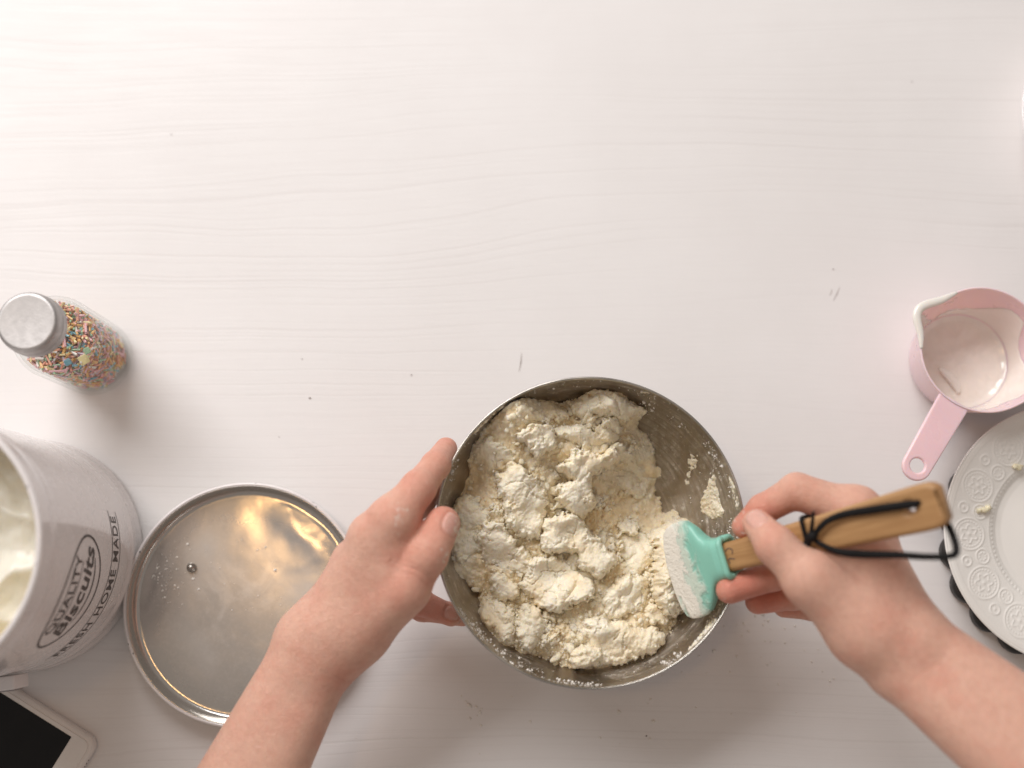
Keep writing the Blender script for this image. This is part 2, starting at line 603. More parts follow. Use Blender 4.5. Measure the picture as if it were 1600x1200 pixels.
MT = dict(
    table=m_table(), bowl=m_steel('bowl_steel', flour=.95, base=(.40, .355, .31), rough=.33), rim=m_steel('rim_steel', base=(.50, .47, .43), rough=.25),
    lid=m_lid(),
    cap=simple('cap_steel', (.47, .45, .44), .52, 1.0, .05, 200, .10, 900), dough=m_dough(), skin=m_skin(), glass=m_glass('clear_glass', (.988, .994, .99)),
    wood=m_wood(), mint=m_silicone(), ink=m_print(), enamel=m_enamel(), chipped=m_enamel('chipped_white_enamel', True),
    cream=simple('cream_lining', (.78, .68, .46), .35, var=.06, vscale=30), bag=simple('pale_plastic', (.80, .77, .68), .32, var=.08, vscale=40, sss=.2),
    black=simple('black_cord', (.010, .009, .009), .7, var=.2, spec=.2), pink=simple('pink_plastic', (.88, .645, .685), .30, var=.03, vscale=30, bump=.10, bscale=250, sss=.6),
    milk=simple('cream_film', (.94, .87, .80), .18, var=.05, vscale=60, bump=.15, bscale=80, coat=.4, sss=.15),
    milk2=simple('thick_cream', (.87, .83, .77), .2, var=.04, bump=.1, bscale=90, coat=.4, sss=.2),
    china=simple('cream_china', (.90, .875, .83), .16, var=.03, vscale=20, coat=.5), tray=simple('black_tray', (.022, .019, .018), .42, var=.2, bump=.05),
    butter=simple('butter', (.86, .78, .56), .3, var=.06, bump=.3, bscale=300, sss=.2),
    white=simple('white_plastic', (.78, .735, .70), .4, var=.03), screen=simple('black_screen', (.006, .005, .005), .12, var=.3, spec=.3),
    grey=simple('grey_metal', (.30, .27, .27), .4, metal=.4), flour=simple('flour_specks', (.84, .80, .74), .9, var=.05),
    scuff=simple('scuff', (.42, .37, .35), .7, var=.2), dark=simple('dark_specks', (.16, .11, .09), .8, var=.3),
)


def to_local(o):
    """let the object's own frame sit at the given origin of its mesh"""
    return o


def set_origin(o, loc):
    o.data.transform(Matrix.Translation(-Vector(loc)))
    o.location = Vector(loc)
    return o


# ------------------------------------------------------------------ the table
def build_table():
    x0, x1, y0, y1, t = -1.1, 1.1, -.62, .95, .03
    n = 1
    lp = rrect(x0, y0, x1, y1, .01, 4)
    o = flat_shape('table', [lp], t, .003, MT['table'], None, Matrix.Translation((0, 0, -t / 2)))
    tag(o, 'white painted wooden table with fine raised grain, carrying all the baking things', 'table')


build_table()
_t = bpy.data.objects['table']
for _a, _b, _w in (((815, 551), (811, 581), .0005), ((1312, 448), (1302, 470), .0004), ((1300, 452), (1296, 462), .0003)):
    _p = [np.array(P(*_a, .0001)), np.array(P(*_b, .0001))]
    tube('scratch', [_p[0], (_p[0] + _p[1]) / 2 + (.0004, 0, 0), _p[1]], [.0001, _w, .0001], MT['scuff'], _t, 6, .25, 12)

# ------------------------------------------------------------------ mixing bowl
RIM_Z = .090
BC = P(922, 828, RIM_Z)
BR = .0975


def bowl_r(z):
    return BR * np.sqrt(np.clip(1 - ((RIM_Z + .002 - z) / BR) ** 2, 0, 1))


def bowl_z(r):
    return RIM_Z + .002 - np.sqrt(np.clip(BR ** 2 - r ** 2, 0, None))


def build_bowl():
    root = empty('mixing_bowl', (BC.x, BC.y, 0), 'round stainless steel mixing bowl smeared with flour, full of crumbly dough', 'bowl')
    zb = .006
    zs = np.concatenate([np.linspace(zb, .02, 10), np.linspace(.022, RIM_Z, 40)])
    r0 = bowl_r(zb)
    inner = [(.00003, zb), (r0 * .5, zb)] + [(bowl_r(z), z) for z in zs]
    outer = [(bowl_r(z) + .0009, z - .0009) for z in zs[::-1]] + [(r0 * .9, zb - .0045), (r0 * .8, zb - .0055), (r0 * .72, zb - .0035), (.00003, zb - .003)]
    prof = inner + [(BR + .0004, RIM_Z + .0004)] + outer
    lathe('basin', prof, MT['bowl'], root, 192)
    a = np.linspace(0, 2 * np.pi, 13)
    lathe('rim', [(BR + .0008 + .0008 * math.cos(t), RIM_Z + .0004 + .0008 * math.sin(t)) for t in a], MT['rim'], root, 192)
    return root


build_bowl()


# ------------------------------------------------------------------ dough
def C1(pts):
    """outlines measured on an enlargement of the bowl, to photo pixels"""
    return np.asarray(pts, float) / 2.2635 + np.array([660, 560])


EDGE = [(290, 165), (340, 135), (440, 140), (510, 150), (600, 115), (690, 112), (750, 150), (795, 185), (770, 230), (800, 290), (852, 412), (826, 440),
        (850, 520), (905, 548), (945, 562), (975, 610), (975, 760), (950, 880), (900, 930), (870, 1000), (790, 1060), (690, 1095), (540, 1105), (430, 1070), (320, 1030),
        (250, 985), (195, 905), (205, 850), (155, 800), (105, 740), (95, 620), (110, 510), (150, 440), (170, 330), (225, 240)]


def ray_bowl(px):
    out = []
    for q in px:
        best = None
        for z in np.linspace(RIM_Z - .002, .008, 160):
            p = P(q[0], q[1], z)
            if math.hypot(p.x - BC.x, p.y - BC.y) >= bowl_r(z) - 1e-4:
                best = p
                break
        if best is None:
            best = P(q[0], q[1], .012)
        out.append(best)
    return np.array(out)


EDGE3 = ray_bowl(catmull(C1(EDGE), 140, True))
DC = EDGE3.mean(0)


def dough_base(x, y):
    w = 0; zz = 0
    for e in EDGE3:
        d2 = (x - e[0]) ** 2 + (y - e[1]) ** 2 + 2e-5
        k = 1 / d2 ** 1.5
        w = w + k; zz = zz + k * e[2]
    z = zz / w
    d = poly_sd(x, y, EDGE3[:, :2])
    return z + .005 * (1 - np.exp(-np.clip(d, 0, None) / .018)), d


def crumb_relief(x, y, s=0, amp=1.):
    """torn, floury relief: soft clods with sharp creases, then fine grain"""
    wx, wy = .005 * fbm(x * 95, y * 95, o=4, s=s + 3), .005 * fbm(x * 95, y * 95, o=4, s=s + 4)
    X, Y = x + wx, y + wy
    m = np.clip(.55 + .9 * fbm(x * 45, y * 45, o=2, s=s + 2), 0.1, 1)
    h = .0034 * np.abs(vnoise(X * 85, Y * 85, s=s)) ** .8 + .0026 * m * np.abs(vnoise(X * 190, Y * 190, s=s + 1)) ** .8
    h = h + .0030 * fbm(x * 50, y * 50, o=2, s=s + 9) + 0.0013 * m * fbm(x * 420, y * 420, o=3, s=s + 12)
    h = h + .00035 * fbm(x * 900, y * 900, o=2, s=s + 14, g=.7)
    return h * amp - .002


LUMPS = [  # outline on the enlargement, height, edge width, seed, tilt
    ([(345, 250), (400, 228), (452, 228), (470, 297), (442, 330), (412, 352), (384, 322), (342, 292)], .014, .004, 1, (0, .1)),
    ([(465, 250), (520, 235), (600, 250), (655, 280), (652, 310), (600, 328), (540, 300), (475, 275)], .011, .006, 2, (0, -.1)),
    ([(508, 147), (600, 116), (690, 112), (750, 150), (795, 187), (760, 212), (660, 206), (560, 212), (520, 182)], .013, .006, 3, (0, .1)),
    ([(470, 395), (500, 352), (560, 325), (640, 332), (692, 318), (702, 350), (640, 405), (604, 425), (618, 500), (580, 550), (540, 560), (490, 520), (468, 460), (515, 432)], .024, .007, 4, (0, 0)),
    ([(440, 560), (540, 545), (600, 590), (650, 650), (697, 720), (690, 750), (612, 775), (560, 742), (530, 692), (460, 700), (424, 670), (424, 610)], .020, .008, 5, (0, 0)),
    ([(262, 405), (330, 358), (378, 390), (432, 450), (442, 560), (420, 632), (370, 632), (300, 592), (290, 520), (258, 462)], .015, .009, 6, (.1, 0)),
    ([(205, 570), (270, 578), (330, 640), (403, 700), (396, 740), (330, 772), (250, 742), (212, 690)], .011, .008, 7, (.12, .1)),
    ([(398, 705), (500, 695), (545, 740), (602, 790), (622, 830), (540, 882), (480, 902), (420, 882), (378, 850), (345, 790)], .014, .007, 8, (0, 0)),
    ([(690, 640), (760, 610), (832, 640), (842, 700), (800, 752), (740, 762), (698, 710)], .012, .009, 9, (0, 0)),
    ([(662, 802), (740, 768), (802, 780), (802, 852), (750, 902), (680, 927), (636, 882)], .012, .008, 10, (0, 0)),
    ([(578, 932), (660, 920), (760, 940), (855, 962), (868, 1000), (790, 1056), (690, 1086), (600, 1056)], .012, .010, 11, (0, 0)),
    ([(528, 1050), (570, 1010), (632, 1020), (632, 1080), (570, 1110), (535, 1102)], .016, .007, 12, (0, 0)),
    ([(340, 882), (400, 874), (437, 930), (432, 1000), (390, 1040), (340, 1022), (328, 950)], .014, .008, 13, (0, 0)),
    ([(228, 762), (290, 752), (342, 800), (342, 850), (300, 872), (238, 842)], .011, .007, 14, (0, 0)),
    ([(198, 872), (240, 842), (312, 880), (332, 960), (322, 1032), (260, 990), (218, 930)], .010, .008, 15, (0, 0)),
    ([(178, 312), (240, 278), (322, 330), (312, 372), (230, 397), (178, 362)], .010, .008, 16, (0, .1)),
    ([(108, 522), (170, 480), (230, 540), (262, 620), (190, 702), (122, 720), (100, 640)], .008, .010, 17, (0, 0)),
    ([(645, 350), (700, 330), (800, 295), (848, 410), (822, 450), (770, 500), (700, 470), (640, 430)], .005, .008, 18, (0, 0)),
    ([(812, 765), (862, 700), (880, 850), (842, 905), (806, 850)], .010, .007, 19, (0, 0)),
    ([(440, 985), (520, 900), (580, 905), (570, 985), (530, 1040), (450, 1050)], .007, .008, 20, (0, 0)),
    ([(580, 225), (630, 218), (690, 255), (705, 300), (660, 300), (620, 260)], .009, .006, 21, (0, 0)),
    ([(330, 150), (430, 145), (500, 175), (490, 220), (400, 215), (320, 235)], .005, .008, 22, (0, 0)),
    ([(255, 140), (300, 128), (330, 152), (318, 190), (285, 200), (262, 178)], .006, .005, 23, (0, 0)),
    ([(815, 610), (895, 565), (950, 610), (955, 760), (940, 880), (890, 925), (835, 865), (825, 740)], .034, .012, 25, (0, 0)),
    ([(590, 620), (640, 600), (660, 640), (640, 665), (605, 660)], .009, .004, 24, (0, 0)),
]


def small_lumps():
    """broken lumps strewn between the big ones"""
    out = []
    r2 = np.random.default_rng(21)
    E = np.asarray(EDGE, float)
    while len(out) < 28:
        c = r2.uniform([110, 130], [930, 1090])
        if poly_sd(np.array([c[0]]), np.array([c[1]]), E)[0] < 45:
            continue
        r = r2.gamma(5, 5.2) + 10
        a = r2.uniform(0, 6.28); k = r2.uniform(.5, .9)
        pts = []
        for t in np.linspace(0, 6.283, 10)[:-1]:
            q = r * (1 + .28 * r2.normal())
            x, y = q * math.cos(t), q * k * math.sin(t)
            pts.append((c[0] + x * math.cos(a) - y * math.sin(a), c[1] + x * math.sin(a) + y * math.cos(a)))
        out.append((pts, .003 + r * .00014, .003 + r * .00006, 100 + len(out), (0, 0)))
    return out


def build_dough():
    root = empty('dough', (BC.x, BC.y, .02), 'crumbly pale dough of flour and butter lumps filling the steel bowl', 'dough')
    inv = np.array([BC.x, BC.y, .02])
    s = .00058
    x0, y0 = EDGE3[:, 0].min() - .008, EDGE3[:, 1].min() - .008
    x1, y1 = EDGE3[:, 0].max() + .008, EDGE3[:, 1].max() + .008
    X, Y = np.meshgrid(np.arange(x0, x1, s), np.arange(y0, y1, s), indexing='ij')
    zb, d = dough_base(X, Y)
    dn = d + .003 * fbm(X * 160, Y * 160, o=4, s=50) + .0015
    Z = zb + crumb_relief(X, Y, 30) - .0015
    # the mass thins out raggedly against the wall
    Z = Z - .006 * np.clip(1 - dn / .0035, 0, 1) ** 2
    rr = np.hypot(X - BC.x, Y - BC.y)
    Z = np.maximum(Z, bowl_z(rr) - .0015)
    fl = np.clip(.2 + .55 * fbm(X * 45, Y * 45, o=3, s=70), 0, 1)
    keep = dn > -.0006
    o = grid_mesh('crumb_bed', X, Y, Z, keep & (rr < BR - .001), MT['dough'], root, {'flour': fl})
    o.data.transform(Matrix.Translation(-Vector(inv)))
    crumbs_at = []
    for poly, hgt, ew, seed, tilt in LUMPS + small_lumps():
        px = catmull(C1(poly), 70, True)
        q = PA(px, .052)
        zc, _ = dough_base(q[:, 0], q[:, 1])
        q = PA(px, np.clip(zc + hgt * .5, .02, .085))
        a, b = q[:, :2].min(0) - .004, q[:, :2].max(0) + .004
        ss = .0005
        X, Y = np.meshgrid(np.arange(a[0], b[0], ss), np.arange(a[1], b[1], ss), indexing='ij')
        zb, dd = dough_base(X, Y)
        k = seed * 3.7
        wx, wy = .0022 * fbm(X * 120 + k, Y * 120, o=4, s=seed), .0022 * fbm(X * 120, Y * 120 + k, o=4, s=seed + 40)
        d = poly_sd(X + wx, Y + wy, q[:, :2]) + .0010 * fbm(X * 420, Y * 420, o=3, s=seed + 80)
        t = np.clip(d / (ew * .8), 0, 1)
        prof = np.sqrt(np.clip(1 - (1 - t) ** 2, 0, 1))
        big = fbm(X * 40 + k, Y * 40, o=2, s=seed + 11)
        an = seed * 1.7
        U, W = X * math.cos(an) + Y * math.sin(an) + 1.6 * wx, -X * math.sin(an) + Y * math.cos(an) + 1.6 * wy
        bil = np.abs(vnoise(U * 55 + k, W * 88, s=seed + 13)) ** .7
        bil2 = np.abs(vnoise(U * 130, W * 210 + k, s=seed + 14)) ** .8
        rough = np.clip(.45 + 1.0 * fbm(X * 60, Y * 60 + k, o=2, s=seed + 18), 0, 1)
        Z = zb - .003 + prof * (hgt * .88 + .0060 * big + .0036 * (bil - .5) + .0014 * rough * (bil2 - .4))
        Z += rough * .00055 * fbm(X * 420, Y * 420, o=3, s=seed + 17) + .00022 * fbm(X * 1000, Y * 1000, o=2, s=seed + 16)
        f1, f2, _ = worley((X + wx * 1.4) / .013, (Y + wy * 1.4) / .013, seed + 20)
        crack = np.exp(-((f2 - f1) / .045) ** 2) * (fbm(X * 70, Y * 70, o=2, s=seed + 21) > .1)
        Z -= .0017 * crack
        cx, cy = q[:, 0].mean(), q[:, 1].mean()
        Z += tilt[0] * (X - cx) * prof + tilt[1] * (Y - cy) * prof
        Z = np.where(d < 0, zb - .006, Z)
        fl = np.clip(.70 + .5 * fbm(X * 55, Y * 55, o=3, s=seed + 31) + .25 * prof, 0, 1)
        rr = np.hypot(X - BC.x, Y - BC.y)
        Z = np.maximum(Z, bowl_z(np.minimum(rr, BR - .0005)) - .003)
        o = grid_mesh('dough_lump', X, Y, Z, (d > -.0009) & (rr < BR - .0012), MT['dough'], root, {'flour': fl})
        o.data.transform(Matrix.Translation(-Vector(inv)))
        ring = q[rng.integers(0, len(q), 26)]
        crumbs_at.append(ring[:, :2] + rng.normal(0, .004, (26, 2)))
    # loose crumbs, nobody could count them
    cand = np.concatenate(crumbs_at + [rng.uniform([x0, y0], [x1, y1], (500, 2))])
    zb, d = dough_base(cand[:, 0], cand[:, 1])
    ok = (d > .001) & (np.hypot(cand[:, 0] - BC.x, cand[:, 1] - BC.y) < BR - .006)
    cand, zb = cand[ok], zb[ok]
    zb = zb + crumb_relief(cand[:, 0], cand[:, 1], 30) + rng.uniform(-.0008, .0012, len(cand))
    blob_field('crumbs', np.column_stack([cand, zb]), rng.gamma(2.0, .00034, len(cand)) + .0003, MT['dough'], root, inv, 'flour', .6)


ICO_V = None


def ico():
    global ICO_V
    if ICO_V is None:
        import bmesh
        bm = bmesh.new()
        bmesh.ops.create_icosphere(bm, subdivisions=2, radius=1)
        V = np.array([v.co[:] for v in bm.verts]); T = np.array([[v.index for v in f.verts] for f in bm.faces])
        bm.free()
        ICO_V = (V, T)
    return ICO_V


def blob_field(name, pos, rad, mat, parent=None, off=(0, 0, 0), attr=None, squash=.75):
    V, T = ico()
    vs, ts = [], []
    for k, (p, r) in enumerate(zip(pos, rad)):
        W = V * (1 + .55 * fbm(V[:, 0] * 1.3 + k * 3.1, V[:, 1] * 1.3, V[:, 2] * 1.3 + k, o=2, s=k % 97))[:, None]
        a = rng.uniform(0, 6.28)
        W = W * r * np.array([rng.uniform(.7, 1.4), rng.uniform(.7, 1.2), squash])
        c, s_ = math.cos(a), math.sin(a)
        W = np.column_stack([W[:, 0] * c - W[:, 1] * s_, W[:, 0] * s_ + W[:, 1] * c, W[:, 2]]) + p - np.asarray(off)
        vs.append(W); ts.append(T + k * len(V))
    vs, ts = np.concatenate(vs), np.concatenate(ts)
    o = mesh_np(name, vs, None, ts, mat=mat, parent=parent, attrs={attr: rng.uniform(.3, 1, len(pos)).repeat(len(V))} if attr else None)
    o['kind'] = 'stuff'
    return o


build_dough()


def wall_patch(name, poly_px, thick, seed, label, mat):
    """flour paste stuck to the inside of the bowl wall"""
    q = ray_bowl(catmull(np.asarray(poly_px, float), 50, True))
    ang = np.arctan2(q[:, 1] - BC.y, q[:, 0] - BC.x)
    A, Zg = np.meshgrid(np.arange(ang.min() - .03, ang.max() + .03, .005), np.arange(q[:, 2].min() - .003, min(q[:, 2].max() + .003, RIM_Z - .001), .0005), indexing='ij')
    u, v = A * .085, Zg
    w = .0016 * fbm(u * 260, v * 260, o=4, s=seed)
    d = poly_sd(u + w, v + .0016 * fbm(u * 240 + 9, v * 240, o=4, s=seed + 5), np.column_stack([ang * .085, q[:, 2]]))
    h = thick * np.sqrt(np.clip(d / .004, 0, 1)) + np.clip(d / .001, 0, 1) * .0007 * fbm(u * 500, v * 500, o=3, s=seed + 6) - .0004
    r = bowl_r(Zg)
    nr, nz = r / BR, -(RIM_Z + .002 - Zg) / BR
    rr = r - h * nr
    o = grid_mesh(name, BC.x + rr * np.cos(A), BC.y + rr * np.sin(A), Zg - h * nz, d > -.0004, mat, None, {'flour': np.clip(.6 + w * 100, 0, 1)})
    tag(o, label, 'flour smear')


wall_patch('flour_smear', C1([(1025, 402), (1040, 440), (1045, 490), (1068, 545), (1055, 568), (1020, 560), (990, 540), (990, 490), (1010, 440)]), .0022, 3,
           'tall pointed flour patch on the bowl wall just above the mint spatula', MT['dough'])
wall_patch('flour_smear', C1([(960, 335), (972, 345), (968, 385), (950, 410), (940, 450), (925, 445), (935, 400), (940, 365)]), .0012, 4,
           'thin curved flour streak on the bare steel wall beside the dough', MT['dough'])
wall_patch('flour_smear', C1([(780, 112), (800, 116), (795, 126), (770, 122)]), .0012, 5,
           'small flour fleck near the bowl rim at the back', MT['dough'])
wall_patch('flour_smear', C1([(935, 1035), (975, 985), (1005, 950), (1035, 915), (1042, 930), (1015, 970), (985, 1010), (945, 1050)]), .0008, 6,
           'long thin flour smear on the bowl wall below the spatula blade', MT['dough'])
wall_patch('flour_smear', C1([(1080, 405), (1096, 420), (1112, 480), (1118, 535), (1108, 535), (1098, 480), (1085, 440)]), .0007, 9,
           'narrow flour trace along the rim above the fingertips', MT['dough'])
wall_patch('flour_smear', C1([(318, 142), (255, 178), (205, 225), (178, 262), (188, 266), (225, 225), (270, 185), (325, 158)]), .0009, 10,
           'thin flour crust along the rim at the back left', MT['dough'])


def wall_dust():
    """flour grains stuck to the bare steel of the bowl"""
    pos, rad = [], []
    for a0, a1, z0, z1, n, r in ((-150, -20, .060, .088, 900, .00050), (-20, 70, .045, .089, 520, .00042), (70, 150, .07, .088, 90, .0004), (-60, 40, .02, .06, 120, .0004), (150, 215, .065, .088, 120, .0005)):
        for k in range(n):
            a = R(rng.uniform(a0, a1)); z = z0 + (z1 - z0) * rng.beta(2, 1.2)
            if fbm(np.array([a * 7.]), np.array([z * 90.]), s=77, o=3)[0] < -.05: continue
            q = float(bowl_r(z)) - .0002
            pos.append((BC.x + q * math.cos(a), BC.y + q * math.sin(a), z)); rad.append(rng.gamma(1.1, r * .42) + .00012)
    o = blob_field('flour_dust', pos, rad, MT['flour'])
    tag(o, 'grains of flour stuck to the bare steel inside the bowl', 'flour', kind='stuff')


wall_dust()


# ------------------------------------------------------------------ spatula
def build_spatula():
    A = np.array(P(1127, 873, .101)); B = np.array(P(1478, 784, .195))
    a = (B - A); L = np.linalg.norm(a); a /= L
    w = np.cross((0, 0, 1), a); w /= np.linalg.norm(w)
    n = np.cross(a, w)
    M = Matrix(((a[0], w[0], n[0], A[0]), (a[1], w[1], n[1], A[1]), (a[2], w[2], n[2], A[2]), (0, 0, 0, 1)))
    root = empty('spatula', (0, 0, 0), 'mint green rubber spatula with wooden handle and black cord, stirring the dough', 'spatula')
    root.matrix_world = M
    # handle: along local x
    s = np.array([-.012, 0, .02, .05, .08, .11, L - .012, L - .004, L])
    hw = np.array([.0072, .0088, .0093, .0100, .0110, .0122, .0132, .0122, .0090])
    up = np.column_stack([s, hw]); dn = np.column_stack([s, -hw])[::-1]
    out = np.concatenate([catmull(up, 60), catmull(dn, 60)])
    hole = [(L - .019 + .0032 * math.cos(t), .0020 + .0032 * math.sin(t)) for t in np.linspace(0, 6.28, 17)[:-1]]
    h = flat_shape('handle', [out, hole], .0115, .0028, MT['wood'], root, None, 3)
    # maker's mark burnt in next to the collar: two short curved strokes
    for k, pts in enumerate(([(.0075, .004), (.010, .0052), (.0125, .004), (.0118, .0012)], [(.0085, -.004), (.0085, -.001), (.0125, -.002)])):
        tube('burnt_mark', [(p[0], p[1], .00585) for p in pts], .00035, MT['dark'], h, 6, .4, 12)
    # silicone head: x runs to -0.062, thick at the collar and thin at the edge
    nx, ny = 90, 60
    xs = np.linspace(.006, -.0392, nx)
    # half widths either side of the axis at each station (one corner is longer and rounder)
    st = np.array([.006, 0, -.005, -.008, -.0115, -.0160, -.0205, -.0265, -.0320, -.0356, -.0380, -.0392])
    wp = np.array([.0128, .0132, .0142, .0175, .0235, .0285, .0295, .0290, .0275, .0240, .0170, .008])
    wm = np.array([.0128, .0132, .0142, .0170, .0230, .0290, .0315, .0325, .0322, .0300, .0250, .016])
    hp, hm = np.interp(xs, st[::-1], wp[::-1]), np.interp(xs, st[::-1], wm[::-1])
    th = np.interp(xs, [-.0392, -.023, -.010, 0, .006], [.0016, .0036, .0070, .0098, .0100])
    V = []
    na = 48
    t = np.linspace(0, 2 * np.pi, na, endpoint=False)
    for k in range(nx):
        c, s_ = np.cos(t), np.sin(t)
        e = .55
        yy = np.sign(c) * np.abs(c) ** e
        zz = np.sign(s_) * np.abs(s_) ** e
        V.append(np.column_stack([np.full(na, xs[k]), np.where(yy > 0, yy * hp[k], yy * hm[k]), zz * th[k]]))
    V = np.concatenate(V)
    i, j = np.meshgrid(np.arange(nx - 1), np.arange(na), indexing='ij')
    j2 = (j + 1) % na
    q = np.stack([i * na + j, (i + 1) * na + j, (i + 1) * na + j2, i * na + j2], -1).reshape(-1, 4)
    V = np.concatenate([V, [[.006, 0, 0]], [[-.0395, -.004, 0]]])
    jj = np.arange(na)
    tt = np.concatenate([np.stack([np.full(na, nx * na), jj, (jj + 1) % na], -1), np.stack([np.full(na, nx * na + 1), (nx - 1) * na + (jj + 1) % na, (nx - 1) * na + jj], -1)])
    V[:, 2] -= .004 * np.clip(-(V[:, 0] + .012) / .045, 0, 1) ** 1.5 * 0
    mesh_np('blade', V, q, tt, mat=MT['mint'], parent=root)
    # raised collar ring round the handle socket
    cl = rrect(-.0118, -.0088, .0118, .0088, .004, 6)
    ring = np.array(cl)
    pts = np.column_stack([np.full(len(ring), .006), ring[:, 0], ring[:, 1]])
    pts = np.concatenate([pts, pts[:1]])
    tube('collar', pts, .0021, MT['mint'], root, 10, up=(1, 0, 0))
    # cord, threaded through the hole, knotted round the handle, with a loose loop
    inv = M.inverted()
    def L3(px, py, dz):      # a pixel onto the handle's upper plane, lifted dz
        o = Vector((0, 0, H)); d = (P(px, py, 0) - o)
        nn = Vector(n); t_ = ((Vector(A) - o).dot(nn) + dz) / d.dot(nn)
        return tuple(inv @ (o + d * t_))
    up_run = [L3(1436, 788, -.004), L3(1434, 787, .007), L3(1400, 791, .0085), L3(1360, 797, .0085), L3(1318, 804, .0085), L3(1290, 816, .0095), L3(1270, 838, .010)]
    loop = [L3(1268, 838, .0095), L3(1282, 850, .010), L3(1310, 862, .010), L3(1350, 866, .009), L3(1400, 867, .007), L3(1450, 870, .004), L3(1488, 868, .001), L3(1494, 855, -.002), L3(1484, 826, -.005), L3(1466, 800, -.0085), L3(1440, 789, -.0085), L3(1437, 788, -.003)]
    c = tube('cord', up_run, [.0018, .0022, .0025, .0024, .0021, .0018, .0016], MT['black'], root, 8, .4, 60, up=(0, 0, 1))
    tube('loop', loop, [.0014, .0018, .0024, .0021, .0018, .0021, .0021, .0018, .0015], MT['black'], c, 8, .45, 90, up=(0, 0, 1))
    xk = L3(1268, 840, .0)[0]
    wrap = [(xk + .0006 * math.sin(2 * k), .0118 * math.cos(k), .0078 * math.sin(k)) for k in np.linspace(0, 6.283, 25)]
    wrap = [(p[0], math.copysign(min(abs(p[1]) * 1.25, .0118), p[1]), math.copysign(min(abs(p[2]) * 1.35, .0076), p[2])) for p in wrap]
    tube('wrap', wrap, .0013, MT['black'], c, 8, 1, 70, up=(1, 0, 0))
    tube('knot', [L3(1262, 846, .009), L3(1268, 838, .012), L3(1276, 834, .009)], [.0022, .003, .002], MT['black'], c, 8, .8, 14)
    tube('tail', [L3(1267, 838, .010), L3(1269, 820, .013), L3(1271, 799, .015)], [.0018, .0013, .0009], MT['black'], c, 8, .6, 14)
    tube('tail', [L3(1267, 840, .010), L3(1260, 850, .010), L3(1253, 857, .010)], [.002, .0024, .002], MT['black'], c, 8, .6, 14)


build_spatula()


# ------------------------------------------------------------------ hands
def smin(a, b, k):
    h = np.clip(.5 + .5 * (b - a) / k, 0, 1)
    return b + (a - b) * h - k * h * (1 - h)


def surface_nets(f, origin, vox):
    nx, ny, nz = f.shape
    neg = f < 0
    c = np.zeros((nx - 1, ny - 1, nz - 1), np.int8)
    for a in (0, 1):
        for b in (0, 1):
            for d in (0, 1):
                c += neg[a:nx - 1 + a, b:ny - 1 + b, d:nz - 1 + d]
    act = (c > 0) & (c < 8)
    I = np.argwhere(act)
    ids = -np.ones(act.shape, np.int64)
    ids[act] = np.arange(len(I))
    acc = np.zeros((len(I), 3)); cnt = np.zeros(len(I))
    cor = [(a, b, d) for a in (0, 1) for b in (0, 1) for d in (0, 1)]
    for p in range(8):
        for q in range(p + 1, 8):
            if sum(abs(x - y) for x, y in zip(cor[p], cor[q])) != 1:
                continue
            fa = f[I[:, 0] + cor[p][0], I[:, 1] + cor[p][1], I[:, 2] + cor[p][2]]
            fb = f[I[:, 0] + cor[q][0], I[:, 1] + cor[q][1], I[:, 2] + cor[q][2]]
            m = (fa < 0) != (fb < 0)
            t = np.where(m, fa / np.where(m, fa - fb, 1), 0)
            pt = np.array(cor[p]) + t[:, None] * (np.array(cor[q]) - np.array(cor[p]))
            acc += pt * m[:, None]; cnt += m
    V = origin + (I + acc / cnt[:, None]) * vox
    Q = []
    for ax in range(3):
        sl0 = [slice(None)] * 3; sl1 = [slice(None)] * 3
        sl0[ax] = slice(0, -1); sl1[ax] = slice(1, None)
        ch = neg[tuple(sl0)] != neg[tuple(sl1)]
        E = np.argwhere(ch)
        b, d = [k for k in range(3) if k != ax]
        ok = (E[:, b] > 0) & (E[:, d] > 0) & (E[:, b] < f.shape[b] - 1) & (E[:, d] < f.shape[d] - 1)
        E = E[ok]
        def cell(ob, od):
            k = E.copy(); k[:, b] += ob; k[:, d] += od
            return ids[k[:, 0], k[:, 1], k[:, 2]]
        q = np.stack([cell(-1, -1), cell(0, -1), cell(0, 0), cell(-1, 0)], -1)
        s = neg[E[:, 0], E[:, 1], E[:, 2]]
        flip = s if ax != 1 else ~s
        q = np.where(flip[:, None], q, q[:, ::-1])
        Q.append(q)
    return V, np.concatenate(Q)


def relax(V, Q, n=2, lam=.5):
    e = np.concatenate([Q[:, [0, 1]], Q[:, [1, 2]], Q[:, [2, 3]], Q[:, [3, 0]]])
    e = np.concatenate([e, e[:, ::-1]])
    deg = np.bincount(e[:, 0], minlength=len(V))[:, None]
    for k in range(n):
        for l in (lam, -lam * 1.03):
            s = np.zeros_like(V)
            for c in range(3):
                s[:, c] = np.bincount(e[:, 0], V[e[:, 1], c], minlength=len(V))
            V = V + l * (s / deg - V)
    return V


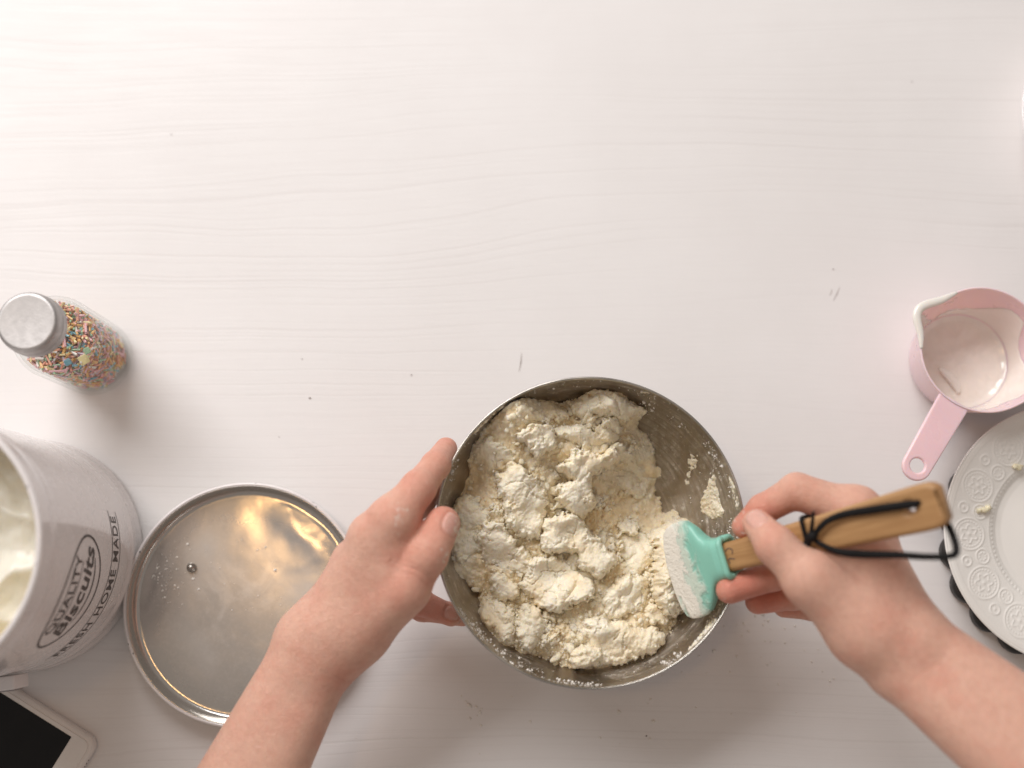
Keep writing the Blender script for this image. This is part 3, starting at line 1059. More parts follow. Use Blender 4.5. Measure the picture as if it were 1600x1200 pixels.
class Flesh:
    """a body grown from tapering bones that melt into one skin"""
    def __init__(s, lo, hi, vox):
        s.vox = vox; s.lo = np.asarray(lo, float)
        s.n = np.ceil((np.asarray(hi) - s.lo) / vox).astype(int)
        s.f = np.full(s.n, .06, np.float32)
    def blank(s): return np.full(s.n, .06, np.float32)
    def cone(s, f, a, b, ra, rb, k, m=.02, flat=None):
        a, b = np.asarray(a, float), np.asarray(b, float)
        rm = max(ra, rb) + m
        i0 = np.clip(((np.minimum(a, b) - rm - s.lo) / s.vox).astype(int), 0, s.n)
        i1 = np.clip(((np.maximum(a, b) + rm - s.lo) / s.vox).astype(int) + 1, 0, s.n)
        if np.any(i1 <= i0): return
        g = [s.lo[c] + np.arange(i0[c], i1[c]) * s.vox for c in range(3)]
        p = [g[0][:, None, None], g[1][None, :, None], g[2][None, None, :]]
        ab = b - a
        t = np.clip(sum((p[c] - a[c]) * ab[c] for c in range(3)) / (ab @ ab + 1e-12), 0, 1)
        dv = [p[c] - a[c] - t * ab[c] for c in range(3)]
        d2 = sum(x * x for x in dv)
        if flat is not None:        # squash across a direction
            n, q = flat
            dn = sum(dv[c] * n[c] for c in range(3))
            d2 = d2 + dn * dn * (1 / q ** 2 - 1)
        d = np.sqrt(d2) - (ra + (rb - ra) * t)
        sl = tuple(slice(x, y) for x, y in zip(i0, i1))
        f[sl] = smin(f[sl], d.astype(np.float32), k)
    def chain(s, pts, rad, k=.004, f=None):
        f = s.blank() if f is None else f
        for j in range(len(pts) - 1):
            s.cone(f, pts[j], pts[j + 1], rad[j], rad[j + 1], k)
        return f
    def join(s, f, k): s.f = smin(s.f, f, k).astype(np.float32)


def K(px, py, z): return np.array(P(px, py, z))


def finish_arm(fl, joints, nails, reds, parent, label, creases=(), dusts=()):
    V, Q = surface_nets(fl.f, fl.lo, fl.vox)
    V = relax(V, Q, 3)
    red = np.zeros(len(V))
    for p, r, a in reds:
        red += a * np.exp(-((V - p) ** 2).sum(1) / r ** 2)
    dust = np.zeros(len(V))
    for p, r, a in dusts:
        dust = np.maximum(dust, a * np.exp(-((V - p) ** 2).sum(1) / r ** 2))
    # normals
    fn = np.cross(V[Q[:, 2]] - V[Q[:, 0]], V[Q[:, 3]] - V[Q[:, 1]])
    N = np.zeros_like(V)
    for c in range(4):
        for k in range(3):
            N[:, k] += np.bincount(Q[:, c], fn[:, k], minlength=len(V))
    N /= np.linalg.norm(N, axis=1)[:, None] + 1e-12
    if (N * (V - V.mean(0))).sum() < 0:
        Q = Q[:, ::-1]; N = -N
    disp = np.zeros(len(V))
    for p, ax, rad, depth, side in creases:      # skin folds round a joint
        ax = ax / np.linalg.norm(ax)
        r = V - p
        s_ = r @ ax
        lat = np.linalg.norm(r - s_[:, None] * ax, axis=1)
        ok = (lat < rad * 1.5) & (N @ side > .1)
        wob = .0006 * np.sin(lat * 900 + p[0] * 1e4)
        for off, wgt in ((0, 1), (.0024, .6), (-.0026, .55)):
            disp -= ok * depth * wgt * np.exp(-((s_ - off + wob) / .0006) ** 2) * np.clip(N @ side, 0, 1)
    nail = np.zeros(len(V)); lun = np.zeros(len(V))
    for p, ax, nrm, hw, hl in nails:
        ax = ax / np.linalg.norm(ax); nrm = nrm - (nrm @ ax) * ax; nrm /= np.linalg.norm(nrm); sd = np.cross(ax, nrm)
        r = V - p
        u, v, w = r @ ax, r @ sd, r @ nrm
        e = (np.abs(u / hl) ** 3 + np.abs(v / hw) ** 3) ** (1 / 3)
        near = (w > -.006) & (N @ nrm > .1) & (np.linalg.norm(r, axis=1) < .02)
        k = np.clip((1.06 - e) / .12, 0, 1) * near
        nail = np.maximum(nail, k)
        disp += near * (.0002 * np.clip((1.0 - e) / .2, 0, 1) - .0008 * np.exp(-((e - 1.08) / .10) ** 2))
        lun = np.maximum(lun, k * np.clip((u / hl - .72) / .15, 0, 1) * .8)
    V = V + N * disp[:, None]
    o = mesh_np('arm', V, Q, mat=MT['skin'], parent=parent, attrs={'red': np.clip(red, 0, 1), 'nail': nail, 'lunula': lun, 'dust': dust})
    o['label'] = label
    return o


person = empty('person', P(800, 1500, 0), 'person with bare forearms, one hand holding the bowl and the other a spatula', 'person')
PW = Matrix.Translation(-person.location)


def left_arm():
    wr = K(487, 1030, .088)
    el = K(330, 1330, .085)
    mi, mm, mr, ml = K(615, 812, .118), K(578, 838, .112), K(553, 878, .096), K(545, 925, .078)
    lo = np.minimum.reduce([wr, el, ml, mi]) - .06
    hi = np.maximum.reduce([wr, el, ml, mi, K(760, 700, .05)]) + np.array([.03, .05, .05])
    lo[2], hi[2] = .012, .16
    fl = Flesh(lo, hi, .0011)
    B = fl.f
    # forearm: two bones side by side
    ax = (wr - el); ax /= np.linalg.norm(ax)
    sd = np.cross(ax, (0, 0, 1)); sd /= np.linalg.norm(sd)
    fl.cone(B, el + sd * .010, wr + sd * .0085, .027, .0175, .012)
    fl.cone(B, el - sd * .008 + np.array([0, 0, -.004]), wr - sd * .0085, .027, .0175, .012)
    # carpus and metacarpals
    c = wr + (mm - wr) * .22
    fl.cone(B, wr, c, .021, .021, .012)
    for m, o, r0, r1 in ((mi, .009, .0165, .0125), (mm, .003, .0165, .0125), (mr, -.004, .016, .0118), (ml, -.011, .0155, .0108)):
        fl.cone(B, wr + sd * o + ax * .012, m, r0, r1, .012)
    # thenar bulk
    tc, tm, ti, tt = K(556, 983, .092), K(634, 918, .112), K(667, 866, .1175), K(692, 818, .109)
    fl.cone(B, wr + ax * .012 + sd * .010, tc, .0175, .0195, .014)
    fl.cone(B, tc, tm, .0195, .0155, .014)
    fl.cone(B, tc, mi, .013, .0105, .014)
    fl.cone(B, K(628, 856, .110), K(610, 890, .108), .0125, .0135, .010)
    # index, round the outside of the bowl
    ip, idd, it = K(654, 762, .110), K(681, 727, .094), K(697, 701, .071)
    g = fl.chain([mi, ip], [.0125, .0108]); fl.join(g, .008)
    g = fl.chain([mi, ip, idd, it], [.0120, .0106, .0092, .0075], .003); fl.join(g, .0025)
    # thumb lies over the rim
    g = fl.chain([tc, tm + (tc - tm) * .15], [.0175, .0150], .006); fl.join(g, .006)
    g = fl.chain([tc, tm, ti, tt], [.0165, .0146, .0128, .0100], .004)
    fl.cone(g, ti + (tt - ti) * .5, tt, .0116, .0102, .003)
    fl.join(g, .0022)
    # middle, ring and little finger curl under the bowl
    for m, p1, p2, t in ((mm, K(655, 785, .080), K(690, 750, .056), K(712, 735, .040)),
                         (mr, K(600, 895, .055), K(655, 940, .040), K(705, 962, .040)),
                         (ml, K(590, 915, .045), K(660, 950, .030), K(722, 962, .030))):
        g = fl.chain([m, p1], [.0112, .0098]); fl.join(g, .008)
        g = fl.chain([m, p1, p2, t], [.0108, .0096, .0088, .0072], .003); fl.join(g, .002)
    upw = np.array([0, 0, 1.])
    nail_n = np.array([.75, .10, .85])
    tdir = tt - ti
    nails = [(tt + (ti - tt) * .08 + .0080 * nail_n / np.linalg.norm(nail_n), tdir, nail_n, .0060, .0074)]
    nails.append((K(706, 960, .049), K(703, 962, .044) - K(642, 945, .046), np.array([.2, -.3, 1.]), .0042, .005))
    reds = [(ti, .016, .55), (tt, .014, .75), (tm, .02, .35), (mi, .016, .35), (ip, .014, .5), (idd, .014, .6), (it, .014, .7), (K(650, 960, .05), .035, .8), (wr + sd * .02, .02, .45), (tc, .02, .3)]
    cr = [(ti + np.array([0, 0, .004]), tdir, .013, .0009, upw), (tm + (ti - tm) * .25, tdir, .014, .0006, upw), (mi + (ip - mi) * .2, ip - mi, .016, .0004, upw), (ip, ip - mi, .012, .0005, upw), (wr + sd * .012, ax, .022, .0005, (sd + upw * .6) / 1.2)]
    o = finish_arm(fl, None, nails, reds, person, 'bare left forearm and hand gripping the bowl with thumb over its rim', cr,
                   [(tt + np.array([.008, -.003, .004]), .008, .75), (ti + np.array([.009, 0, .005]), .009, .65), (mi + np.array([.004, 0, .012]), .010, .62), (ip, .014, .4)])
    o.data.transform(PW)


def right_arm():
    wr = K(1432, 1028, .140)
    el = K(1690, 1236, .175)
    mi, mm, mr, ml = K(1338, 800, .128), K(1366, 842, .114), K(1376, 880, .098), K(1384, 925, .084)
    lo = np.minimum.reduce([wr, el, ml, K(1100, 930, .09)]) - .05
    hi = np.maximum.reduce([wr, el, ml, mi]) + np.array([.05, .05, .05])
    lo[2], hi[2] = .045, .225
    fl = Flesh(lo, hi, .0011)
    B = fl.f
    ax = (wr - el); ax /= np.linalg.norm(ax)
    sd = np.cross(ax, (0, 0, 1)); sd /= np.linalg.norm(sd)      # towards the little finger side in the picture's upper right
    fl.cone(B, el + sd * .010 - np.array([0, 0, .004]), wr + sd * .010, .0275, .0185, .012)
    fl.cone(B, el - sd * .010, wr - sd * .010, .0275, .0190, .012)
    tc, tm, ti, tt = K(1352, 985, .140), K(1266, 905, .147), K(1212, 853, .143), K(1183, 818, .130)
    for m, r0, r1 in ((mi, .0165, .0128), (mm, .0165, .0125), (mr, .016, .0118), (ml, .0155, .0110)):
        fl.cone(B, wr + ax * .008 + sd * .004, m, r0 + .001, r1, .012)
    fl.cone(B, wr - sd * .008 + ax * .01, tc, .019, .0195, .014)
    fl.cone(B, tc, tm, .0195, .0145, .014)
    fl.cone(B, tc, mi, .013, .0105, .016)
    fl.cone(B, tm, mm + (tm - mm) * .35, .0115, .010, .012)
    ip, idd, it = K(1245, 767, .123), K(1192, 796, .113), K(1163, 823, .110)
    g = fl.chain([mi, ip], [.0126, .0108]); fl.join(g, .009)
    g = fl.chain([mi, ip, idd, it], [.0122, .0106, .0092, .0078], .003); fl.join(g, .002)
    g = fl.chain([tc, tm, ti], [.0175, .0135, .0112], .006); fl.join(g, .006)
    g = fl.chain([tm, ti, tt], [.0132, .0116, .0088], .004); fl.join(g, .0018)
    for m, p1, p2, t, r in ((mm, K(1290, 850, .090), K(1210, 898, .099), K(1140, 922, .1035), .0100),
                            (mr, K(1310, 905, .078), K(1240, 930, .084), K(1184, 940, .086), .0094),
                            (ml, K(1330, 945, .066), K(1270, 950, .068), K(1225, 948, .070), .0082)):
        g = fl.chain([m, p1], [.0112, r]); fl.join(g, .008)
        g = fl.chain([m, p1, p2, t], [.0108, r, r * .97, r * .85], .003); fl.join(g, .0018)
    upw = np.array([0, 0, 1.])
    tdir = tt - ti
    nails = [(tt + np.array([-.001, .0015, .0060]), tdir, np.array([-.25, .35, 1.0]), .0062, .0072)]
    reds = [(it, .016, .8), (idd, .016, .5), (ip, .014, .3), (tt, .010, .2), (K(1140, 922, .1), .025, .8), (K(1200, 940, .09), .03, .7), (ti, .012, .25), (mi, .018, .3), (wr, .03, .2)]
    cr = [(ti + np.array([0, 0, .004]), tdir, .013, .0004, upw), (ip, ip - mi, .012, .0004, upw)]
    o = finish_arm(fl, None, nails, reds, person, 'bare right forearm and hand pinching the spatula handle', cr,
                   [(it, .012, .7), (K(1140, 922, .1), .014, .6)])
    o.data.transform(PW)


left_arm()
right_arm()


# ------------------------------------------------------------------ biscuit tin
TC = P(45, 866, 0)
TR, THT = .0800, .183


def on_tin(o, ang0, z0, off):
    """wrap a flat print (x along the wall, y up) round the tin"""
    n = len(o.data.vertices)
    c = np.zeros(n * 3); o.data.vertices.foreach_get('co', c); c = c.reshape(-1, 3)
    a = ang0 + c[:, 0] / TR
    r = TR + off
    o.data.vertices.foreach_set('co', np.column_stack([r * np.cos(a), r * np.sin(a), z0 + c[:, 1]]).astype(np.float32).ravel())
    o.data.update()


def text_mesh(name, body, size, parent, mat, bold=0., shear=0., spacing=1., sx=1.):
    cu = bpy.data.curves.new(name, 'FONT')
    cu.body = body; cu.size = size; cu.align_x = 'CENTER'; cu.align_y = 'CENTER'
    cu.offset = bold; cu.shear = shear; cu.space_character = spacing
    t = bpy.data.objects.new(name, cu); COL.objects.link(t)
    bpy.context.view_layer.update()
    me = bpy.data.meshes.new_from_object(t.evaluated_get(bpy.context.evaluated_depsgraph_get()))
    bpy.data.objects.remove(t, do_unlink=True)
    me.transform(Matrix.Diagonal((sx, 1, 1, 1)))
    import bmesh
    bm = bmesh.new(); bm.from_mesh(me)
    bmesh.ops.triangulate(bm, faces=bm.faces[:])
    for _ in range(4):                      # fine enough to bend round the wall
        lg = [e for e in bm.edges if e.calc_length() > .0022]
        if not lg: break
        bmesh.ops.subdivide_edges(bm, edges=lg, cuts=1)
        bmesh.ops.triangulate(bm, faces=bm.faces[:])
    bm.to_mesh(me); bm.free()
    me.materials.clear(); me.materials.append(mat)
    o = bpy.data.objects.new(name, me); COL.objects.link(o); o.parent = parent
    return o


def strip(name, pts, w, parent, mat, closed=False):
    """a printed line of width w (scalar or list) along flat points"""
    pts = np.asarray(pts, float)
    T = (np.roll(pts, -1, 0) - np.roll(pts, 1, 0)) if closed else np.gradient(pts, axis=0)
    T /= np.linalg.norm(T, axis=1)[:, None]
    N = np.column_stack([-T[:, 1], T[:, 0]])
    w = np.broadcast_to(np.asarray(w, float), (len(pts),))[:, None] / 2
    V = np.concatenate([pts + N * w, pts - N * w]); n = len(pts)
    i = np.arange(n if closed else n - 1); j = (i + 1) % n
    q = np.stack([i, n + i, n + j, j], -1)
    return mesh_np(name, np.column_stack([V, np.zeros(len(V))]), q, mat=mat, parent=parent, smooth=False)


def build_tin():
    root = empty('biscuit_tin', TC, 'tall white enamel biscuit tin with black stamped lettering, open at the top', 'tin')
    t, h, w = TR, THT, .0008
    prof = [(.00003, .004), (t - .004, .004), (t - .002, .006), (t - w, .012), (t - w, h)]
    lathe('lining', prof, MT['cream'], root, 160)
    def wob(a, r, z):
        return .00045 * np.sin(a * 3 + z * 60) * (z > .01) * (z < h - .012) + .0003 * np.sin(a * 7 - z * 90)
    zs = np.linspace(.008, h - .004, 90)
    def prf(z):
        g = 0
        for c, a_, s_ in ((h - .020, .0011, .0016), (h - .026, -.0006, .0012), (.020, .0010, .0018), (.026, -.0005, .0013)):
            g += a_ * math.exp(-((z - c) / s_) ** 2)
        return t + g
    outer = [(t - .004, .0005), (t + .0008, .0008), (t + .0016, .003), (t + .0010, .006)] + [(prf(z), z) for z in zs] + [(t - .0002, h - .0005)]
    lathe('wall', outer, MT['enamel'], root, 200)
    a = np.linspace(0, 2 * np.pi, 13)
    lathe('rim', [(t - .0004 + .0019 * math.cos(k), h + .0019 * math.sin(k)) for k in a], MT['chipped'], root, 160)
    # lettering
    A0, ZO, off = R(-20), .107, .00022
    e = []
    for k in np.linspace(0, 2 * np.pi, 120, endpoint=False):
        e.append((.0375 * math.cos(k), .0285 * math.sin(k)))
    o = strip('oval_border', e, .0016, root, MT['ink'], True); on_tin(o, A0, ZO, off)
    o = text_mesh('quality_lettering', 'QUALITY', .0135, root, MT['ink'], .00018, 0, 1.05, .90); o.data.transform(Matrix.Translation((-.001, .0130, 0))); on_tin(o, A0, ZO, off)
    for y in (.0066, .0195):
        xx = .0215 if y < .01 else .0175
        o = strip('rule', [(x, y) for x in np.linspace(-xx, xx, 20)], .0007, root, MT['ink']); on_tin(o, A0, ZO, off)
    o = text_mesh('biscuits_lettering', 'Biscuits', .0215, root, MT['ink'], .00042, .22, 1.0, .92); o.data.transform(Matrix.Translation((.0, -.0045, 0))); on_tin(o, A0, ZO, off)
    xs = np.linspace(-.021, .024, 40)
    o = strip('flourish', [(x, -.0185 + .0055 * ((x - .002) / .022) ** 2) for x in xs], .0016 * np.sin(np.linspace(.15, 2.6, 40)), root, MT['ink']); on_tin(o, A0, ZO, off)
    o = text_mesh('home_made_lettering', 'FRESH HOME MADE', .0140, root, MT['ink'], .00012, 0, 1.12, 1.0)
    c = np.array([v.co[:] for v in o.data.vertices]); sc = .104 / (c[:, 0].max() - c[:, 0].min())
    o.data.transform(Matrix.Diagonal((sc, 1, 1, 1))); on_tin(o, A0, .0545, off)
    for y in (-.0075, .0075):
        o = strip('rule', [(x, y) for x in np.linspace(-.056, .056, 60)], .0008, root, MT['ink']); on_tin(o, A0, .0545, off)
    # side handle bracket
    g = R(-84)
    M = Matrix.Rotation(g, 4, 'Z') @ Matrix.Translation((t + .005, 0, .052)) @ Matrix.Rotation(R(90), 4, 'Y')
    b = flat_shape('handle_bracket', [rrect(-.012, -.013, .012, .013, .002)], .009, .001, MT['enamel'], root, M)
    M2 = Matrix.Rotation(g, 4, 'Z') @ Matrix.Translation((t + .0098, 0, .052)) @ Matrix.Rotation(R(90), 4, 'Y')
    flat_shape('plate', [rrect(-.0095, -.0105, .0095, .0105, .0015)], .0012, .0003, MT['grey'], b, M2)
    # what is in the tin: a pale crumpled bag
    r_ = np.linspace(0, TR - .006, 70); a_ = np.linspace(0, 2 * np.pi, 140)
    RR, AA = np.meshgrid(r_, a_, indexing='ij')
    X, Y = RR * np.cos(AA), RR * np.sin(AA)
    rg = 1 - np.abs(fbm(X * 15 + 3, Y * 15, o=2, s=200))
    Z = .128 + .022 * rg - .012 * (RR / TR) ** 2 + .0009 * fbm(X * 120, Y * 120, o=3, s=210)
    o = grid_mesh('flour_bag', X + TC.x, Y + TC.y, Z, np.ones(X.shape, bool), MT['bag'])
    tag(o, 'pale crumpled bag sitting inside the open biscuit tin', 'bag')
    return root


build_tin()


# ------------------------------------------------------------------ lid lying upside down
LC = P(382, 943, .014)


def build_lid():
    c = (LC.x, LC.y, 0)
    root = empty('tin_lid', c, 'round steel tin lid lying upside down, dusted with flour, between tin and left arm', 'lid')
    rr = np.linspace(.00003, .0755, 60)
    floor = [(r, .0044) for r in rr]
    prof = floor + [(.0772, .0046), (.0786, .0056), (.0795, .0082), (.0803, .0115), (.0809, .0150), (.0815, .0160)] + [(.0818, .0150), (.0815, .009), (.0800, .004), (.077, .0018), (.070, .0012), (.00003, .0012)]
    def wob(a, r, z):
        return np.zeros_like(r + a)
    o = lathe('pan', prof, MT['lid'], root, 200)
    # dents: shallow waves, and ridges shaped to stretch the lamp's reflection into an arc
    n = len(o.data.vertices); v = np.zeros(n * 3); o.data.vertices.foreach_get('co', v); v = v.reshape(-1, 3)
    r = np.hypot(v[:, 0], v[:, 1])
    up = v[:, 2] > .003
    v[:, 2] += np.where(up & (r < .075), .00008 * fbm(v[:, 0] * 28 + 4, v[:, 1] * 28, o=3, s=301) * np.clip(r / .03, 0, 1), 0)
    an = np.arctan2(v[:, 1], v[:, 0])
    wav = .0035 * fbm(an * 3.1, r * 40, o=3, s=311)
    for a0, wd, r0, rw, d in ((R(50), .50, .0635, .0085, .0007), (R(80), .22, .060, .012, -.0004), (R(38), .16, .055, .012, .0004)):
        v[:, 2] += np.where(up & (r < .0735), d * np.exp(-((an - a0) / wd) ** 2 - ((r - r0 - wav) / rw) ** 2), 0)
    o.data.vertices.foreach_set('co', v.astype(np.float32).ravel()); o.data.update()
    a = np.linspace(0, 2 * np.pi, 15)
    lathe('rim', [(.0826 + .0012 * math.cos(k), .0150 + .0013 * math.sin(k)) for k in a], MT['chipped'], root, 160)
    for px, py in ((299, 887), (465, 998)):
        p = P(px, py, .006) - Vector(c)
        b = lathe('rivet', [(.0034, -.002), (.0034, .0002), (.0029, .0010), (.0023, .0014), (.0021, .0020), (.0012, .0026), (.0002, .0027)], MT['rim'], root, 24)
        b.location = p
    # clods of flour on the pan
    pos, rad = [], []
    for k in range(150):
        if k < 90: px, py = 235 + abs(rng.normal(0, 26)), 905 + rng.normal(0, 24)
        else: px, py = rng.uniform(230, 440), rng.uniform(840, 960)
        p = P(px, py, .006)
        if math.hypot(p.x - LC.x, p.y - LC.y) < .072:
            pos.append((p.x, p.y, .0046)); rad.append(rng.gamma(1.0, .00015) + .00010)
    o = blob_field('flour_specks', pos, rad, MT['flour'], squash=.35)
    tag(o, 'loose white flour specks scattered over the upturned lid', 'flour')


build_lid()


# ------------------------------------------------------------------ jar of sprinkles
def build_jar():
    # the base sits where the photograph shows the glass foot
    c = P(149, 559, 0)
    root = empty('sprinkle_jar', c, 'small glass jar of coloured sugar sprinkles with a brushed metal screw cap', 'jar')
    out = [(.00003, .0012), (.020, .0008), (.0255, .0012), (.0275, .0035), (.0280, .008), (.0280, .070), (.0275, .078), (.0255, .087), (.0218, .095), (.0185, .100), (.0172, .104), (.0172, .112)]
    out = catmull(out, 90)
    lathe('glass', out, MT['glass'], root, 96)
    inn = [(max(r - .0022, .0004), z + .003 if z < .02 else z) for r, z in out]
    lathe('inner_glass', inn, MT['glass'], root, 96)
    zt = .1245
    cap = [(.0180, zt - .0165), (.0196, zt - .0165), (.0200, zt - .0150), (.0196, zt - .0135), (.0196, zt - .0105), (.0201, zt - .0095), (.0196, zt - .0085), (.0196, zt - .0035), (.0190, zt - .0012), (.0178, zt), (.0165, zt - .0001), (.00003, zt - .0002)]
    lathe('cap', cap, MT['cap'], root, 96)
    cols = dict(pink=(.88, .52, .56), coral=(.88, .42, .30), orange=(.90, .52, .20), yellow=(.92, .78, .42), green=(.40, .60, .40), blue=(.25, .52, .62), lilac=(.70, .56, .68), white=(.90, .85, .79))
    ms = {k: simple('sugar_' + k, v, .35, var=.06, sss=.1) for k, v in cols.items()}
    names = list(cols); pw = np.array([.2, .2, .16, .1, .12, .08, .08, .06]); pw /= pw.sum()
    V0 = []
    for s in (-.5, .5):
        for k in range(6):
            V0.append((s, .5 * math.cos(k * math.pi / 3), .5 * math.sin(k * math.pi / 3)))
    V0 = np.array(V0)
    Q0 = np.array([(k, (k + 1) % 6, 6 + (k + 1) % 6, 6 + k) for k in range(6)])
    T0 = np.array([(0, k + 1, k) for k in range(1, 5)] + [(6, 6 + k, 7 + k) for k in range(1, 5)])
    def place(p, d, L, w):
        d = d / np.linalg.norm(d)
        a = np.cross(d, (0.3, .2, .9)); a /= np.linalg.norm(a); b = np.cross(d, a)
        return p + V0[:, :1] * L * d + (V0[:, 1:2] * a + V0[:, 2:3] * b) * w
    vs, qs, ts, fm, n = [], [], [], [], 0
    def jr(z): return np.interp(z, [.004, .072, .08, .088, .096], [.0246, .0246, .0238, .0212, .017])
    for k in range(1900):
        a = rng.uniform(0, 6.283)
        if k < 1250:
            z = rng.uniform(.005, .072); r = jr(z) - rng.exponential(.0022) - .0006
            tl = np.array([-math.sin(a), math.cos(a), 0]); d = tl * rng.normal() + np.array([0, 0, 1]) * rng.normal() + .25 * np.array([math.cos(a), math.sin(a), 0]) * rng.normal()
        else:
            r = .0225 * math.sqrt(rng.uniform()); z = .073 + rng.uniform(-.004, .002) - .35 * r * math.cos(a - 5.2); d = rng.normal(size=3) * (1, 1, .35)
        p = np.array([r * math.cos(a), r * math.sin(a), z])
        L, w = rng.uniform(.005, .0095), rng.uniform(.0013, .0020)
        v = place(p, d, L, w)
        rr = np.hypot(v[:, 0], v[:, 1]); lim = jr(v[:, 2])
        v[:, :2] *= np.minimum(1, lim / np.maximum(rr, 1e-6))[:, None]
        vs.append(v); qs.append(Q0 + n); ts.append(T0 + n); n += 12
        fm.append(rng.choice(len(names), p=pw))
    fm = np.array(fm)
    V = np.concatenate(vs) + np.array(c)
    o = mesh_np('sprinkles', V, np.concatenate(qs), np.concatenate(ts), smooth=False, mats=[ms[k] for k in names], fmat=np.concatenate([fm.repeat(6), fm.repeat(8)]))
    tag(o, 'mixed sugar strands filling the glass jar', 'sprinkles', kind='stuff')
    for px, py, z, k, lab in ((131, 562, .072, 'yellow', 'flat yellow square of sugar against the jar glass, larger than the strands round it'),
                              (136, 548, .077, 'green', 'flat green flake of sugar just behind the yellow square in the jar'),
                              (106, 566, .074, 'blue', 'small bright blue flake of sugar to the left of the yellow square in the jar')):
        M = Matrix.Translation(P(px, py, z)) @ Matrix.Rotation(R(30), 4, 'Z') @ Matrix.Rotation(R(18), 4, 'X')
        w = .0032 if k == 'yellow' else .0022
        ob = flat_shape('sugar_flake', [rrect(-w, -w, w, w, .001)], .0018, .0005, ms[k], None, M)
        tag(ob, lab, 'sprinkle')


build_jar()


# ------------------------------------------------------------------ phone
def build_phone():
    top = .0095
    C = np.array(P(150, 1160, top)); E = np.array(P(0, 1066, top))
    u = (E - C); u[2] = 0; u /= np.linalg.norm(u)         # along the long edge, to the upper left
    v = np.array([-u[1], u[0], 0])                        # down left
    M = Matrix(((u[0], v[0], 0, C[0]), (u[1], v[1], 0, C[1]), (0, 0, 1, 0), (0, 0, 0, 1)))
    root = empty('phone', (0, 0, 0), 'white phone with a dark blank screen in a pale case beside the tin', 'phone')
    root.matrix_world = M
    Lp, Wp = .142, .072
    flat_shape('case', [rrect(-.001, -.001, Lp, Wp, .0085)], .0085, .003, MT['white'], root, Matrix.Translation((0, 0, .0043)), 3)
    flat_shape('bezel', [rrect(.0025, .0025, Lp - .0035, Wp - .0035, .006)], .0016, .0006, MT['white'], root, Matrix.Translation((0, 0, .0086)))
    flat_shape('screen', [rrect(.0165, .0055, Lp - .017, Wp - .0065, .0005)], .0006, .0001, MT['screen'], root, Matrix.Translation((0, 0, .0094)))
    for k in range(7):
        flat_shape('speaker_hole', [[(.0006 * math.cos(t), .0006 * math.sin(t)) for t in np.linspace(0, 6.28, 9)[:-1]]], .0004, .00005, MT['dark'], root,
                   Matrix.Translation((-.00105, .014 + k * .0024, .0046)) @ Matrix.Rotation(R(90), 4, 'Y'))


build_phone()


